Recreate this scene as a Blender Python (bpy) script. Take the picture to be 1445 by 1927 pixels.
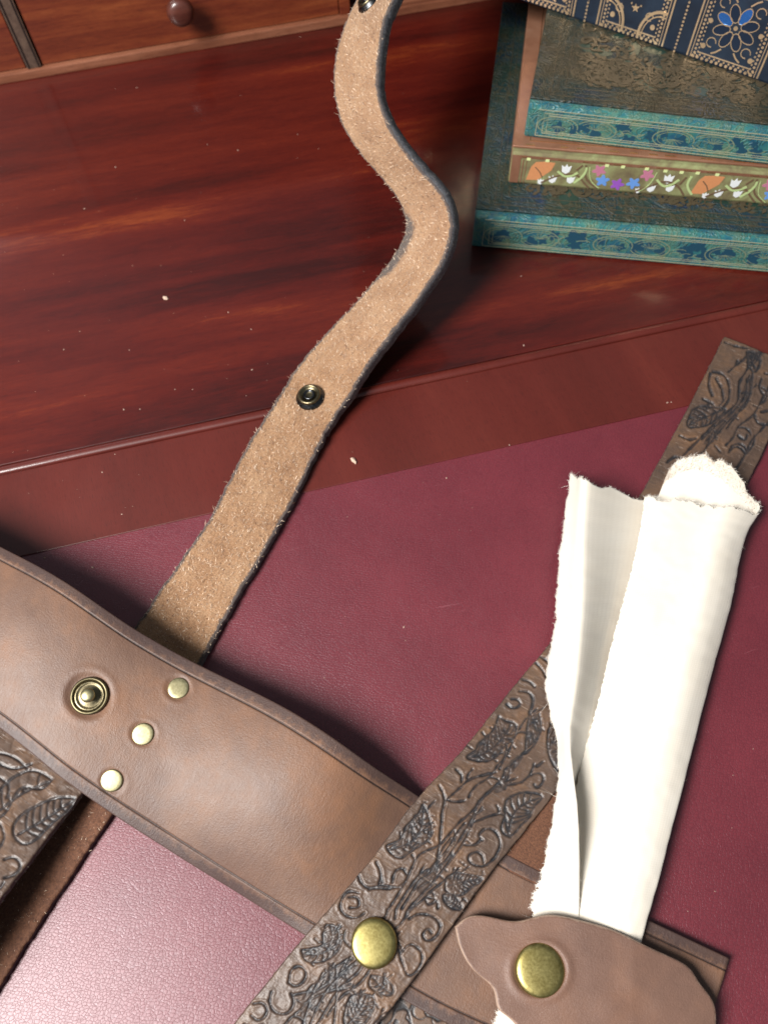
import bpy, bmesh, math, random
import numpy as np
from mathutils import Vector, Matrix

random.seed(7); rng = np.random.default_rng(7)
for o in list(bpy.data.objects): bpy.data.objects.remove(o)
SC = bpy.context.scene
COL = SC.collection
MM = 0.001

# ------------------------------------------------------------------ camera
PW, PH, FPX = 1445, 1927, 1456.0
PITCH, ROLL, ZC = math.radians(63), math.radians(-3.0), 330.0     # all lengths in millimetres
f_ = np.array([0, math.cos(PITCH), -math.sin(PITCH)])
r0_ = np.array([1.0, 0, 0]); u0_ = np.cross(r0_, f_)
r_ = r0_*math.cos(ROLL) + u0_*math.sin(ROLL); u_ = np.cross(r_, f_)
C_ = -f_*ZC

cd = bpy.data.cameras.new('camera'); cam = bpy.data.objects.new('camera', cd); COL.objects.link(cam)
M = Matrix(((r_[0], u_[0], -f_[0], C_[0]*MM), (r_[1], u_[1], -f_[1], C_[1]*MM), (r_[2], u_[2], -f_[2], C_[2]*MM), (0, 0, 0, 1)))
cam.matrix_world = M
cd.sensor_fit = 'VERTICAL'; cd.sensor_height = 36; cd.sensor_width = 27
cd.lens = 36*FPX/PH
cd.clip_start = 0.01; cd.clip_end = 50
cd.dof.use_dof = True; cd.dof.focus_distance = 0.285; cd.dof.aperture_fstop = 13
SC.camera = cam

# ------------------------------------------------------------------ light
w = bpy.data.worlds.new('World'); SC.world = w; w.use_nodes = True
w.node_tree.nodes['Background'].inputs[0].default_value = (0.80, 0.90, 1.0, 1)
w.node_tree.nodes['Background'].inputs[1].default_value = 0.18

def area(name, loc, target, size, power, col):
    l = bpy.data.lights.new(name, 'AREA'); l.shape = 'RECTANGLE'; l.size, l.size_y = size; l.energy = power; l.color = col
    o = bpy.data.objects.new(name, l); COL.objects.link(o); o.location = loc
    d = Vector(target) - Vector(loc); o.rotation_euler = d.to_track_quat('-Z', 'Y').to_euler()
    return o
def sky_dir(az, el, dist): 
    a, e = math.radians(az), math.radians(el)
    return (math.cos(a)*math.cos(e)*dist, math.sin(a)*math.cos(e)*dist, math.sin(e)*dist)
area('window_light', (-0.58, -0.355, 0.80), (0, 0, 0), (0.36, 0.46), 25, (1.0, 0.98, 0.95))
area('side_window_light', sky_dir(122, 30, 2.4), (0, 0.1, 0), (0.6, 0.4), 1.6, (0.82, 0.91, 1.0))

vs = SC.view_settings
vs.view_transform = 'Standard'; vs.look = 'None'; vs.exposure = 0.0; vs.gamma = 1.0; vs.use_curve_mapping = False
SC.render.engine = 'CYCLES'

# ------------------------------------------------------------------ helpers
def ray(px, py): return f_*FPX + r_*(px-PW/2) - u_*(py-PH/2)
def un(px, py, z=0.0):
    d = ray(px, py); return C_ + d*((z-C_[2])/d[2])
def pr(P):
    v = np.asarray(P)-C_; k = FPX/(v@f_)
    return np.stack([PW/2+k*(v@r_), PH/2-k*(v@u_)], -1)
def spline(pts, n=None, t=None, tt=None):
    """natural cubic spline through pts (K,D)"""
    p = np.asarray(pts, float); K = len(p)
    if t is None:
        d = np.sqrt(np.linalg.norm(np.diff(p, axis=0), axis=1)+1e-9); d = d**1.0
        t = np.r_[0, np.cumsum(d)]
    if tt is None: tt = np.linspace(t[0], t[-1], n)
    if K == 2:
        k = ((tt-t[0])/(t[1]-t[0]))[:, None]; return p[0]*(1-k)+p[1]*k
    h = np.diff(t); A = np.zeros((K, K)); B = np.zeros_like(p); A[0, 0] = A[-1, -1] = 1
    for i in range(1, K-1):
        A[i, i-1] = h[i-1]; A[i, i] = 2*(h[i-1]+h[i]); A[i, i+1] = h[i]
        B[i] = 6*((p[i+1]-p[i])/h[i]-(p[i]-p[i-1])/h[i-1])
    m = np.linalg.solve(A, B)
    i = np.clip(np.searchsorted(t, tt, side='right')-1, 0, K-2)
    a = (t[i+1]-tt)[:, None]; b = (tt-t[i])[:, None]; hh = h[i][:, None]
    return m[i]*a**3/(6*hh)+m[i+1]*b**3/(6*hh)+(p[i]/hh-m[i]*hh/6)*a+(p[i+1]/hh-m[i+1]*hh/6)*b
def sstep(a, b, x):
    t = np.clip((x-a)/(b-a), 0, 1); return t*t*(3-2*t)
def vnoise(x, y, seed=0):
    """smooth value noise in [0,1]"""
    g = np.random.default_rng(seed).random((64, 64))
    xi = np.floor(x).astype(int); yi = np.floor(y).astype(int); fx = x-xi; fy = y-yi
    fx = fx*fx*(3-2*fx); fy = fy*fy*(3-2*fy); q = lambda a, b: g[a % 64, b % 64]
    return (q(xi, yi)*(1-fx)+q(xi+1, yi)*fx)*(1-fy)+(q(xi, yi+1)*(1-fx)+q(xi+1, yi+1)*fx)*fy

def mesh_obj(name, verts, faces, mats, parent=None, smooth=True, midx=None, attrs=None):
    """verts in mm (world frame unless the parent says otherwise)"""
    me = bpy.data.meshes.new(name)
    me.from_pydata((np.asarray(verts, float)*MM).tolist(), [], faces)
    if not isinstance(mats, (list, tuple)): mats = [mats]
    for m in mats: me.materials.append(m)
    if smooth: me.polygons.foreach_set('use_smooth', [True]*len(me.polygons))
    if midx is not None: me.polygons.foreach_set('material_index', list(midx))
    for k, v in (attrs or {}).items():
        v = np.asarray(v, np.float32)
        if v.ndim == 1:
            a = me.attributes.new(k, 'FLOAT', 'POINT'); a.data.foreach_set('value', v)
        else:
            a = me.attributes.new(k, 'FLOAT_VECTOR', 'POINT'); a.data.foreach_set('vector', v.ravel())
    me.update()
    o = bpy.data.objects.new(name, me); COL.objects.link(o)
    if parent is not None:
        o.parent = parent
        o.matrix_parent_inverse = Matrix.Identity(4)
    return o
def thing(name, label, cat, loc=(0, 0, 0), rotz=0, group=None):
    o = bpy.data.objects.new(name, None); COL.objects.link(o); o.empty_display_size = 0.01
    o.location = [c*MM for c in loc]; o.rotation_euler = (0, 0, rotz)
    o['label'] = label; o['category'] = cat
    if group: o['group'] = group
    return o
def rel(root, V):   # world mm -> local mm of an unrotated parent chain
    off = np.zeros(3)
    while root is not None: off += np.array(root.location)/MM; root = root.parent
    return np.asarray(V, float)-off

# ------------------------------------------------------------------ materials
class NT:
    def __init__(s, name):
        s.m = bpy.data.materials.new(name); s.m.use_nodes = True; s.t = s.m.node_tree
        s.b = s.t.nodes['Principled BSDF']
    def n(s, typ, ins=None, **props):
        x = s.t.nodes.new('ShaderNode'+typ)
        for k, v in props.items(): setattr(x, k, v)
        for k, v in (ins or {}).items(): s.set(x.inputs[k], v)
        return x
    def set(s, sock, v):
        if isinstance(v, bpy.types.NodeSocket): s.t.links.new(v, sock)
        elif isinstance(v, bpy.types.Node): s.t.links.new(v.outputs[0], sock)
        else:
            if hasattr(sock.default_value, '__len__') and not hasattr(v, '__len__'): v = (v,)*len(sock.default_value)
            if hasattr(sock.default_value, '__len__') and len(sock.default_value) == 4 and len(v) == 3: v = (*v, 1)
            sock.default_value = v
    def p(s, **kw):
        for k, v in kw.items(): s.set(s.b.inputs[k.replace('_', ' ')], v)
    def attr(s, name): return s.n('Attribute', attribute_name=name)
    def objmm(s, scale=(1, 1, 1)):
        tc = s.n('TexCoord'); return s.n('Mapping', {'Vector': tc.outputs['Object'], 'Scale': [1000*c for c in scale]}).outputs[0]
    def map(s, vec, scale, rot=(0, 0, 0)): return s.n('Mapping', {'Vector': vec, 'Scale': scale, 'Rotation': rot}).outputs[0]
    def noise(s, vec, scale, detail=4, rough=0.55, dist=0):
        return s.n('TexNoise', {'Vector': vec, 'Scale': scale, 'Detail': detail, 'Roughness': rough, 'Distortion': dist}).outputs[0]
    def vor(s, vec, scale, rand=1.0, feature='F1'):
        return s.n('TexVoronoi', {'Vector': vec, 'Scale': scale, 'Randomness': rand}, feature=feature).outputs[0]
    def ramp(s, fac, stops):
        x = s.n('ValToRGB', {'Fac': fac}); e = x.color_ramp.elements
        while len(e) < len(stops): e.new(0.5)
        for el, (p, c) in zip(e, stops):
            el.position = p; el.color = (*c, 1) if hasattr(c, '__len__') else (c, c, c, 1)
        return x.outputs[0]
    def mix(s, fac, a, b, mode='MIX'):
        x = s.n('Mix', data_type='RGBA', blend_type=mode); s.set(x.inputs[0], fac); s.set(x.inputs[6], a); s.set(x.inputs[7], b); return x.outputs[2]
    def math(s, op, a, b=0.0, clamp=False):
        x = s.n('Math', operation=op, use_clamp=clamp); s.set(x.inputs[0], a); s.set(x.inputs[1], b); return x.outputs[0]
    def bump(s, h, strength=0.5, dist=0.0003, prev=None):
        x = s.n('Bump', {'Height': h, 'Strength': strength, 'Distance': dist})
        if prev is not None: s.set(x.inputs['Normal'], prev)
        return x.outputs[0]

def wood(name, cols, stripes, rough, seed, coat=0.6, grainrot=0.0):
    t = NT(name); v = t.objmm()
    v = t.n('Mapping', {'Vector': v, 'Location': (seed*37, seed*91, seed*11), 'Rotation': (0, 0, grainrot)}).outputs[0]
    big = t.noise(t.map(v, (0.0026, 0.028, 0.03)), 1.0, 2, 0.5, 0.25)
    mid = t.noise(t.map(v, (0.012, 0.15, 0.15)), 1.0, 5, 0.62, 0.5)
    fine = t.noise(t.map(v, (0.10, 3.0, 3.0)), 1.0, 4, 0.6)
    flam = t.noise(t.map(v, (0.06, 0.35, 0.3), (0, 0, 0.5)), 1.0, 4, 0.7, 1.0)
    f = t.math('ADD', t.math('MULTIPLY', big, stripes), t.math('MULTIPLY', mid, 1-stripes))
    f = t.math('ADD', f, t.math('MULTIPLY', t.math('SUBTRACT', fine, 0.5), 0.15))
    f = t.math('ADD', f, t.math('MULTIPLY', t.math('SUBTRACT', flam, 0.5), 0.21))
    c = t.ramp(f, [(0.34, cols[0]), (0.47, cols[1]), (0.58, cols[2]), (0.72, cols[3])])
    pores = t.ramp(t.noise(t.map(v, (0.25, 4.5, 4.5)), 1.0, 2), [(0.30, 0.55), (0.42, 1.0)])
    c = t.mix(1.0, c, pores, 'MULTIPLY')
    sm = t.noise(v, 0.02, 5, 0.65)
    t.p(Base_Color=c, Roughness=t.math('ADD', rough, t.math('MULTIPLY', sm, 0.16)), Specular_IOR_Level=0.45, Coat_Weight=coat, Coat_Roughness=t.math('ADD', 0.03, t.math('MULTIPLY', sm, 0.16)))
    t.p(Normal=t.bump(t.math('ADD', fine, t.math('MULTIPLY', t.noise(v, 0.35, 3), 0.8)), 0.12, 0.00015))
    return t.m
M_WOOD = wood('mahogany', [(0.030, 0.0023, 0.0016), (0.070, 0.0050, 0.0026), (0.104, 0.0096, 0.0038), (0.25, 0.048, 0.010)], 0.76, 0.33, 3, 0.5)
M_WOOD2 = wood('mahogany_border', [(0.080, 0.010, 0.006), (0.094, 0.012, 0.0075), (0.105, 0.0145, 0.009), (0.13, 0.020, 0.012)], 0.8, 0.36, 8, 0.4, 1.45)
M_DRAWER = wood('drawer_wood', [(0.085, 0.012, 0.005), (0.14, 0.024, 0.008), (0.19, 0.040, 0.012), (0.27, 0.068, 0.020)], 0.3, 0.40, 5, 0.5)
M_RAIL = wood('rail_wood', [(0.13, 0.040, 0.020), (0.20, 0.070, 0.035), (0.26, 0.10, 0.055), (0.32, 0.14, 0.075)], 0.3, 0.42, 9, 0.2)
M_INLAY = wood('inlay_wood', [(0.05, 0.03, 0.022), (0.08, 0.05, 0.036), (0.11, 0.07, 0.05), (0.14, 0.09, 0.06)], 0.3, 0.4, 12, 0.3, 1.57)
M_KNOB = wood('knob_wood', [(0.05, 0.012, 0.008), (0.075, 0.02, 0.013), (0.10, 0.028, 0.018), (0.12, 0.036, 0.022)], 0.3, 0.28, 4, 0.5)
def dark_line():
    t = NT('ebony_line'); t.p(Base_Color=(0.012, 0.008, 0.007), Roughness=0.4); return t.m
M_EBONY = dark_line()

def burgundy():
    t = NT('burgundy_leather'); v = t.objmm()
    wob = t.n('VectorMath', operation='MULTIPLY_ADD'); nz = t.n('TexNoise', {'Vector': v, 'Scale': 0.12, 'Detail': 2})
    t.set(wob.inputs[0], nz.outputs['Color']); t.set(wob.inputs[1], (2.4, 2.4, 0)); t.set(wob.inputs[2], v); vv = wob.outputs[0]
    cell = t.vor(t.map(vv, (0.80, 1.05, 1), (0, 0, 0.5)), 1.0, 0.62, 'DISTANCE_TO_EDGE')
    cr = t.ramp(cell, [(0.0, 0.0), (0.10, 0.8), (0.4, 1.0)])
    small = t.noise(v, 2.6, 3, 0.6)
    crease = t.ramp(t.n('TexWave', {'Vector': t.map(vv, (0.14, 0.05, 1), (0, 0, 0.9)), 'Scale': 1.0, 'Distortion': 9, 'Detail': 3}, wave_profile='SIN').outputs['Fac'], [(0.0, 0.0), (0.09, 1.0)])
    h = t.math('ADD', t.math('ADD', cr, t.math('MULTIPLY', small, 0.5)), t.math('MULTIPLY', crease, 0.25))
    big = t.noise(v, 0.02, 4, 0.6)
    c = t.ramp(big, [(0.3, (0.118, 0.016, 0.022)), (0.7, (0.160, 0.023, 0.030))])
    c = t.mix(t.math('MULTIPLY', t.math('SUBTRACT', 1.0, cr), 0.35), c, (0.060, 0.008, 0.014))
    s1 = t.ramp(t.noise(t.map(vv, (0.035, 1.1, 1), (0, 0, 0.95)), 1.0, 2, 0.5), [(0.70, 0.0), (0.76, 1.0)]); s2 = t.ramp(t.noise(v, 0.045, 3), [(0.45, 0.0), (0.65, 1.0)])
    c = t.mix(t.math('MULTIPLY', t.math('MULTIPLY', s1, s2), 0.30), c, (0.42, 0.16, 0.17))
    t.p(Base_Color=c, Roughness=t.math('ADD', 0.38, t.math('MULTIPLY', big, 0.10)), Specular_IOR_Level=0.3, Coat_Weight=1.0, Coat_Roughness=0.40, Coat_Tint=(1, 0.90, 1.0))
    t.p(Normal=t.bump(h, 0.5, 0.00014), Coat_Normal=t.bump(h, 0.17, 0.00014))
    return t.m
M_BURG = burgundy()

def band_leather(name, cols, edge, vecname=True):
    t = NT(name)
    v = t.attr('suv').outputs['Vector'] if vecname else t.objmm()
    big = t.noise(v, 0.030, 4, 0.6, 0.4); mid = t.noise(v, 0.22, 4, 0.6)
    c = t.ramp(t.math('ADD', t.math('MULTIPLY', big, 0.75), t.math('MULTIPLY', mid, 0.25)), [(0.33, cols[0]), (0.5, cols[1]), (0.68, cols[2])])
    e = t.attr('edge').outputs['Fac']     # 1 at the cut edge, falls off inside: rubbed-on edge dye
    en = t.noise(v, 0.35, 5, 0.7)
    em = t.ramp(t.math('ADD', e, t.math('MULTIPLY', t.math('SUBTRACT', en, 0.5), 1.1)), [(0.48, 0.0), (0.74, 0.75)])
    c = t.mix(em, c, edge)
    wr = t.noise(t.map(v, (0.30, 1.1, 1), (0, 0, 0.25)), 1.0, 4, 0.65, 0.8)
    pore = t.vor(v, 1.9, 1.0)
    fin = t.noise(v, 4.5, 3, 0.6)
    sc = t.ramp(t.noise(t.map(v, (0.05, 1.6, 1), (0, 0, 0.8)), 1.0, 2), [(0.70, 0.0), (0.78, 1.0)])
    c = t.mix(t.math('MULTIPLY', sc, 0.12), c, (0.5, 0.36, 0.26))
    d = t.attr('dye').outputs['Fac']
    c = t.mix(d, c, (0.030, 0.021, 0.020))
    h = t.math('ADD', t.math('MULTIPLY', wr, 0.9), t.math('ADD', t.math('MULTIPLY', pore, 0.35), t.math('MULTIPLY', fin, 0.35)))
    t.p(Base_Color=c, Roughness=t.math('ADD', 0.42, t.math('MULTIPLY', mid, 0.16)), Specular_IOR_Level=0.5)
    t.p(Normal=t.bump(h, 0.6, 0.00022))
    return t.m
M_BAND = band_leather('brown_leather', [(0.108, 0.058, 0.041), (0.145, 0.076, 0.048), (0.205, 0.096, 0.049)], (0.040, 0.024, 0.024))
M_TAB = band_leather('tab_leather', [(0.135, 0.075, 0.055), (0.165, 0.090, 0.064), (0.20, 0.103, 0.066)], (0.40, 0.28, 0.21))

def raw_edge(name, col, col2, rough=0.75):
    t = NT(name); v = t.objmm(); n1 = t.noise(v, 1.4, 4, 0.65); t.p(Base_Color=t.ramp(n1, [(0.35, col), (0.7, col2)]), Roughness=rough)
    t.p(Normal=t.bump(t.noise(v, 2.5, 4), 0.8, 0.0003)); return t.m
M_EDGE = raw_edge('dyed_leather_edge', (0.030, 0.028, 0.032), (0.10, 0.10, 0.115), 0.6)
M_EDGE_GREY = raw_edge('grey_dyed_edge', (0.055, 0.055, 0.062), (0.19, 0.19, 0.205), 0.6)
M_EDGE_TAN = raw_edge('burnished_edge', (0.20, 0.13, 0.09), (0.42, 0.30, 0.21), 0.5)
M_FLESH = raw_edge('flesh_side', (0.075, 0.028, 0.014), (0.16, 0.066, 0.032), 0.85)

def embossed():
    t = NT('embossed_leather'); v = t.attr('suv').outputs['Vector']
    big = t.noise(v, 0.05, 4, 0.6); c = t.ramp(big, [(0.3, (0.074, 0.046, 0.033)), (0.5, (0.105, 0.063, 0.042)), (0.7, (0.17, 0.090, 0.047))])
    br = t.noise(t.map(v, (0.16, 1.5, 1), (0, 0, -0.12)), 1.0, 4, 0.7, 0.4)      # brushed-on antique finish across the strap
    c = t.mix(t.ramp(br, [(0.46, 0.0), (0.68, 0.5)]), c, (0.060, 0.043, 0.038))
    lin = t.ramp(t.noise(t.map(v, (0.11, 2.0, 1), (0, 0, -0.18)), 1.0, 2, 0.5, 0.6), [(0.66, 0.0), (0.72, 1.0)])
    c = t.mix(t.math('MULTIPLY', lin, 0.28), c, (0.46, 0.34, 0.25))
    d = t.attr('dye').outputs['Fac']; dn = t.noise(v, 0.9, 4, 0.7)
    dd = t.math('MULTIPLY', d, t.ramp(dn, [(0.25, 0.70), (0.6, 1.0)]))
    c = t.mix(dd, c, (0.010, 0.013, 0.018))
    e = t.attr('edge').outputs['Fac']; c = t.mix(t.ramp(t.math('ADD', e, t.math('MULTIPLY', t.math('SUBTRACT', dn, 0.5), 0.6)), [(0.75, 0.0), (1.0, 0.85)]), c, (0.03, 0.026, 0.027))
    h = t.math('ADD', t.math('MULTIPLY', br, 0.8), t.math('MULTIPLY', t.noise(v, 2.2, 4, 0.6), 0.6))
    h = t.math('SUBTRACT', h, t.math('MULTIPLY', lin, 0.7))
    t.p(Base_Color=c, Roughness=t.math('ADD', 0.36, t.math('MULTIPLY', dn, 0.16)), Specular_IOR_Level=0.6, Normal=t.bump(h, 0.55, 0.0002))
    return t.m
M_EMB = embossed()

def suede():
    t = NT('suede'); v = t.attr('suv').outputs['Vector']
    big = t.noise(v, 0.06, 4, 0.6); fine = t.noise(v, 1.5, 5, 0.75); fib = t.noise(t.map(v, (1.4, 0.5, 1), (0, 0, 0.7)), 1.6, 4, 0.7, 1.5)
    c = t.ramp(t.math('ADD', t.math('MULTIPLY', big, 0.35), t.math('MULTIPLY', fine, 0.65)), [(0.34, (0.22, 0.105, 0.052)), (0.5, (0.40, 0.222, 0.118)), (0.64, (0.56, 0.36, 0.215))])
    e = t.attr('edge').outputs['Fac']; en = t.noise(v, 0.8, 5, 0.75)
    d = t.attr('dye').outputs['Fac']
    em = t.ramp(t.math('ADD', t.math('MAXIMUM', e, d), t.math('MULTIPLY', t.math('SUBTRACT', en, 0.5), 0.9)), [(0.46, 0.0), (0.70, 0.9)])
    c = t.mix(em, c, (0.060, 0.058, 0.066))
    h = t.math('ADD', fine, t.math('MULTIPLY', fib, 1.0))
    t.p(Base_Color=c, Roughness=0.92, Specular_IOR_Level=0.15, Sheen_Weight=0.25, Sheen_Roughness=0.5, Sheen_Tint=(1, 0.85, 0.7), Normal=t.bump(h, 1.0, 0.0006))
    return t.m
M_SUEDE = suede()
def nap_mat(name, a, b):
    t = NT(name); t.p(Base_Color=t.ramp(t.attr('tone').outputs['Fac'], [(0.0, a), (1.0, b)]), Roughness=0.6, Specular_IOR_Level=0.3); return t.m
M_NAP = nap_mat('suede_fibre', (0.12, 0.05, 0.028), (0.95, 0.74, 0.55))
M_DARKNAP = nap_mat('edge_fibre', (0.05, 0.045, 0.045), (0.45, 0.38, 0.32))
M_THREAD = nap_mat('cotton_fibre', (0.62, 0.54, 0.44), (0.88, 0.84, 0.78))

def canvas():
    t = NT('cotton_canvas'); v = t.attr('suv').outputs['Vector']
    wv = t.n('TexWave', {'Vector': v, 'Scale': 0.42, 'Distortion': 0.8, 'Detail': 1}, bands_direction='X').outputs['Fac']
    wu = t.n('TexWave', {'Vector': v, 'Scale': 0.42, 'Distortion': 0.8, 'Detail': 1}, bands_direction='Y').outputs['Fac']
    h = t.math('ADD', wv, wu); n1 = t.noise(v, 0.05, 4, 0.6)
    c = t.ramp(n1, [(0.3, (0.83, 0.755, 0.64)), (0.7, (0.87, 0.81, 0.71))])
    t.p(Base_Color=c, Roughness=0.95, Specular_IOR_Level=0.1, Sheen_Weight=0.2, Normal=t.bump(t.math('ADD', h, t.math('MULTIPLY', t.noise(v, 1.3, 4, 0.7), 3.0)), 0.08, 0.00012))
    tr = t.n('BsdfTranslucent', {'Color': (0.86, 0.74, 0.58)}); mx = t.n('MixShader', {0: 0.10, 1: t.b.outputs[0], 2: tr.outputs[0]}); t.set(t.t.nodes['Material Output'].inputs['Surface'], mx.outputs[0])
    return t.m
M_CANVAS = canvas()

def metal(name, a, b, rough, bumpy=0.1):
    t = NT(name); v = t.objmm(); n1 = t.noise(v, 1.2, 5, 0.7); n2 = t.noise(v, 0.25, 3)
    t.p(Base_Color=t.ramp(t.math('ADD', t.math('MULTIPLY', n1, 0.6), t.math('MULTIPLY', n2, 0.4)), [(0.35, a), (0.65, b)]), Metallic=1.0, Roughness=t.math('ADD', rough, t.math('MULTIPLY', n1, 0.18)))
    t.p(Normal=t.bump(n1, bumpy, 0.0001)); return t.m
M_BRASS = metal('antique_brass', (0.27, 0.215, 0.070), (0.44, 0.375, 0.150), 0.30)
M_BRASS_L = metal('pale_brass', (0.34, 0.30, 0.16), (0.50, 0.45, 0.27), 0.34)
M_BRASS_D = metal('dark_brass', (0.10, 0.085, 0.05), (0.24, 0.20, 0.12), 0.25)
M_BRASS_O = metal('dull_brass', (0.11, 0.09, 0.05), (0.21, 0.18, 0.105), 0.34)
M_GUN = metal('dark_snap_metal', (0.045, 0.048, 0.052), (0.12, 0.12, 0.12), 0.18)

def cover(name, stops, met, rough, scale=0.03, relief=None):
    t = NT(name); v = t.objmm(); n1 = t.noise(v, scale, 4, 0.6, 0.8); n2 = t.noise(v, 0.2, 5, 0.7, 1.0)
    c = t.ramp(t.math('ADD', t.math('MULTIPLY', n1, 0.75), t.math('MULTIPLY', n2, 0.25)), stops); h = t.noise(v, 0.7, 4, 0.7); bs = 0.3; bd = 0.0002
    if relief:        # worn all-over scrollwork
        sw = t.noise(v, 0.11, 2, 0.5, 3.5); rd = t.ramp(t.math('ABSOLUTE', t.math('SUBTRACT', sw, 0.5)), [(0.0, 1.0), (0.035, 0.75), (0.085, 0.0)])
        wear = t.ramp(t.noise(v, 0.05, 4, 0.7), [(0.36, 0.15), (0.62, 1.0)])
        c = t.mix(t.math('MULTIPLY', rd, wear), c, relief); h = t.math('ADD', h, t.math('MULTIPLY', rd, 2.0)); bs = 0.6; bd = 0.0003
    t.p(Base_Color=c, Metallic=met, Roughness=rough, Normal=t.bump(h, bs, bd)); return t.m
M_TEAL = cover('teal_cover', [(0.30, (0.006, 0.022, 0.075)), (0.44, (0.010, 0.035, 0.045)), (0.55, (0.014, 0.036, 0.030)), (0.70, (0.032, 0.035, 0.020))], 0.0, 0.46, 0.045, (0.062, 0.056, 0.030))
M_TEAL_S = cover('teal_spine', [(0.32, (0.012, 0.065, 0.14)), (0.45, (0.020, 0.125, 0.155)), (0.56, (0.045, 0.18, 0.155)), (0.68, (0.13, 0.185, 0.11))], 0.0, 0.42, 0.09, (0.095, 0.17, 0.125))
M_OLIVE = cover('olive_cover', [(0.32, (0.008, 0.020, 0.055)), (0.46, (0.012, 0.028, 0.026)), (0.58, (0.028, 0.028, 0.016)), (0.70, (0.042, 0.033, 0.02))], 0.0, 0.46, 0.03, (0.085, 0.066, 0.038))
M_GREENPRINT = cover('green_floral_ground', [(0.35, (0.15, 0.115, 0.065)), (0.5, (0.21, 0.19, 0.09)), (0.68, (0.30, 0.33, 0.15))], 0.0, 0.5, 0.10)
M_ROSE = cover('copper_cover', [(0.30, (0.20, 0.085, 0.048)), (0.5, (0.29, 0.135, 0.08)), (0.70, (0.36, 0.19, 0.12))], 0.3, 0.4, 0.05)
M_NAVY = cover('navy_cover', [(0.30, (0.006, 0.010, 0.020)), (0.5, (0.010, 0.019, 0.036)), (0.70, (0.016, 0.031, 0.055))], 0.0, 0.42, 0.05)
def flat(name, c, met=0.0, rough=0.45):
    t = NT(name); v = t.objmm(); n1 = t.noise(v, 0.7, 3)
    t.p(Base_Color=t.mix(t.math('MULTIPLY', n1, 0.5), c, [x*0.6 for x in c]), Metallic=met, Roughness=rough); return t.m
M_GOLD = flat('gold_foil', (0.95, 0.68, 0.42), 0.85, 0.32)
M_PALEGOLD = flat('pale_gilt', (0.24, 0.30, 0.20), 0.2, 0.45)
M_PALELINE = flat('pale_rule', (0.50, 0.50, 0.34), 0.3, 0.4)
M_DIMGOLD = flat('dull_gilt', (0.080, 0.062, 0.036), 0.1, 0.5)
M_DIMGREEN = flat('dull_green_print', (0.020, 0.048, 0.036), 0.1, 0.45)
M_COPPER = flat('copper_foil', (0.9, 0.46, 0.22), 0.9, 0.25)
M_BLUEFOIL = flat('blue_foil', (0.06, 0.24, 0.75), 0.8, 0.25)
M_DARKBLUE = flat('dark_petal', (0.02, 0.035, 0.07), 0.5, 0.3)
M_PETROL = flat('petrol_print', (0.014, 0.075, 0.125), 0.1, 0.45)
PRINT = {k: flat('print_'+k, c, 0, 0.5) for k, c in dict(orange=(0.66, 0.28, 0.12), white=(0.85, 0.87, 0.88), blue=(0.15, 0.33, 0.75), pink=(0.55, 0.20, 0.30), purple=(0.32, 0.10, 0.52), brown=(0.16, 0.10, 0.055), lime=(0.50, 0.62, 0.28), glint=(0.75, 0.85, 0.40)).items()}
M_PAGES = flat('page_block', (0.10, 0.075, 0.05), 0, 0.7)
M_CHIP = flat('pale_crumb', (0.60, 0.42, 0.32), 0, 0.8)
M_DUST = flat('dust_speck', (0.42, 0.28, 0.22), 0, 0.9)

# ------------------------------------------------------------------ desk
A1, B1 = un(160, 1020, 0), un(1290, 770, 0)
m1, m2 = un(0, 888, 1.5), un(850, 700, 1.5)
YAW = math.atan2(m2[1]-m1[1], m2[0]-m1[0])*0.5 + math.atan2(B1[1]-A1[1], B1[0]-A1[0])*0.5
e1 = np.array([math.cos(YAW), math.sin(YAW), 0]); e2 = np.array([-math.sin(YAW), math.cos(YAW), 0])
DO = un(600, 755, 1.5); DO[2] = 0
def dloc(P): v = np.asarray(P)-DO; return np.array([v@e1, v@e2, v[2]])
LE = dloc(un(640, 912, 0))[1]              # leather edge
BK = dloc(un(300, 108, 1.2))[1]            # front of drawer rail
desk = thing('writing_desk', 'glossy red mahogany writing desk with inset burgundy leather panel', 'desk', DO, YAW)
def box_mesh(x0, x1, y0, y1, z0, z1, bev=0.0, seg=2):
    bm = bmesh.new(); bmesh.ops.create_cube(bm, size=1)
    for v in bm.verts: v.co = (x0+(v.co.x+.5)*(x1-x0), y0+(v.co.y+.5)*(y1-y0), z0+(v.co.z+.5)*(z1-z0))
    if bev: bmesh.ops.bevel(bm, geom=bm.edges[:], offset=bev, segments=seg, affect='EDGES', profile=0.6)
    V = [tuple(v.co) for v in bm.verts]; F = [[v.index for v in f.verts] for f in bm.faces]; bm.free(); return V, F
def dbox(name, m, *a, parent=desk, bev=0.0, smooth=False):
    V, F = box_mesh(*a, bev=bev); return mesh_obj(name, V, F, m, parent, smooth)
XW = 520
dbox('leather_panel', M_BURG, -XW, XW, -520, LE, -6, 0)
dbox('border_board', M_WOOD2, -XW, XW, LE, -2.2, -6, 0.45, bev=0.3)
dbox('interior_board', M_WOOD, -XW, XW, 2.6, 420, -6, 1.2, bev=0.4)
# rounded bead between the fall front and the interior
pts = [(-2.1, -5)]+[(0.2+2.3*math.cos(a), 0.5+1.5*math.sin(a)) for a in np.linspace(math.pi, 0, 9)]+[(2.5, -5)]
V = []; F = []
for x in np.linspace(-XW, XW, 60):
    V += [(x, y+0.12*math.sin(x*0.05), z) for y, z in pts]
k = len(pts)
for i in range(59):
    for j in range(k-1): F.append([i*k+j, i*k+j+1, (i+1)*k+j+1, (i+1)*k+j])
F.append(list(range(k))); F.append(list(range(59*k, 60*k))[::-1])
mesh_obj('bead_moulding', V, F, M_WOOD2, desk)
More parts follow.
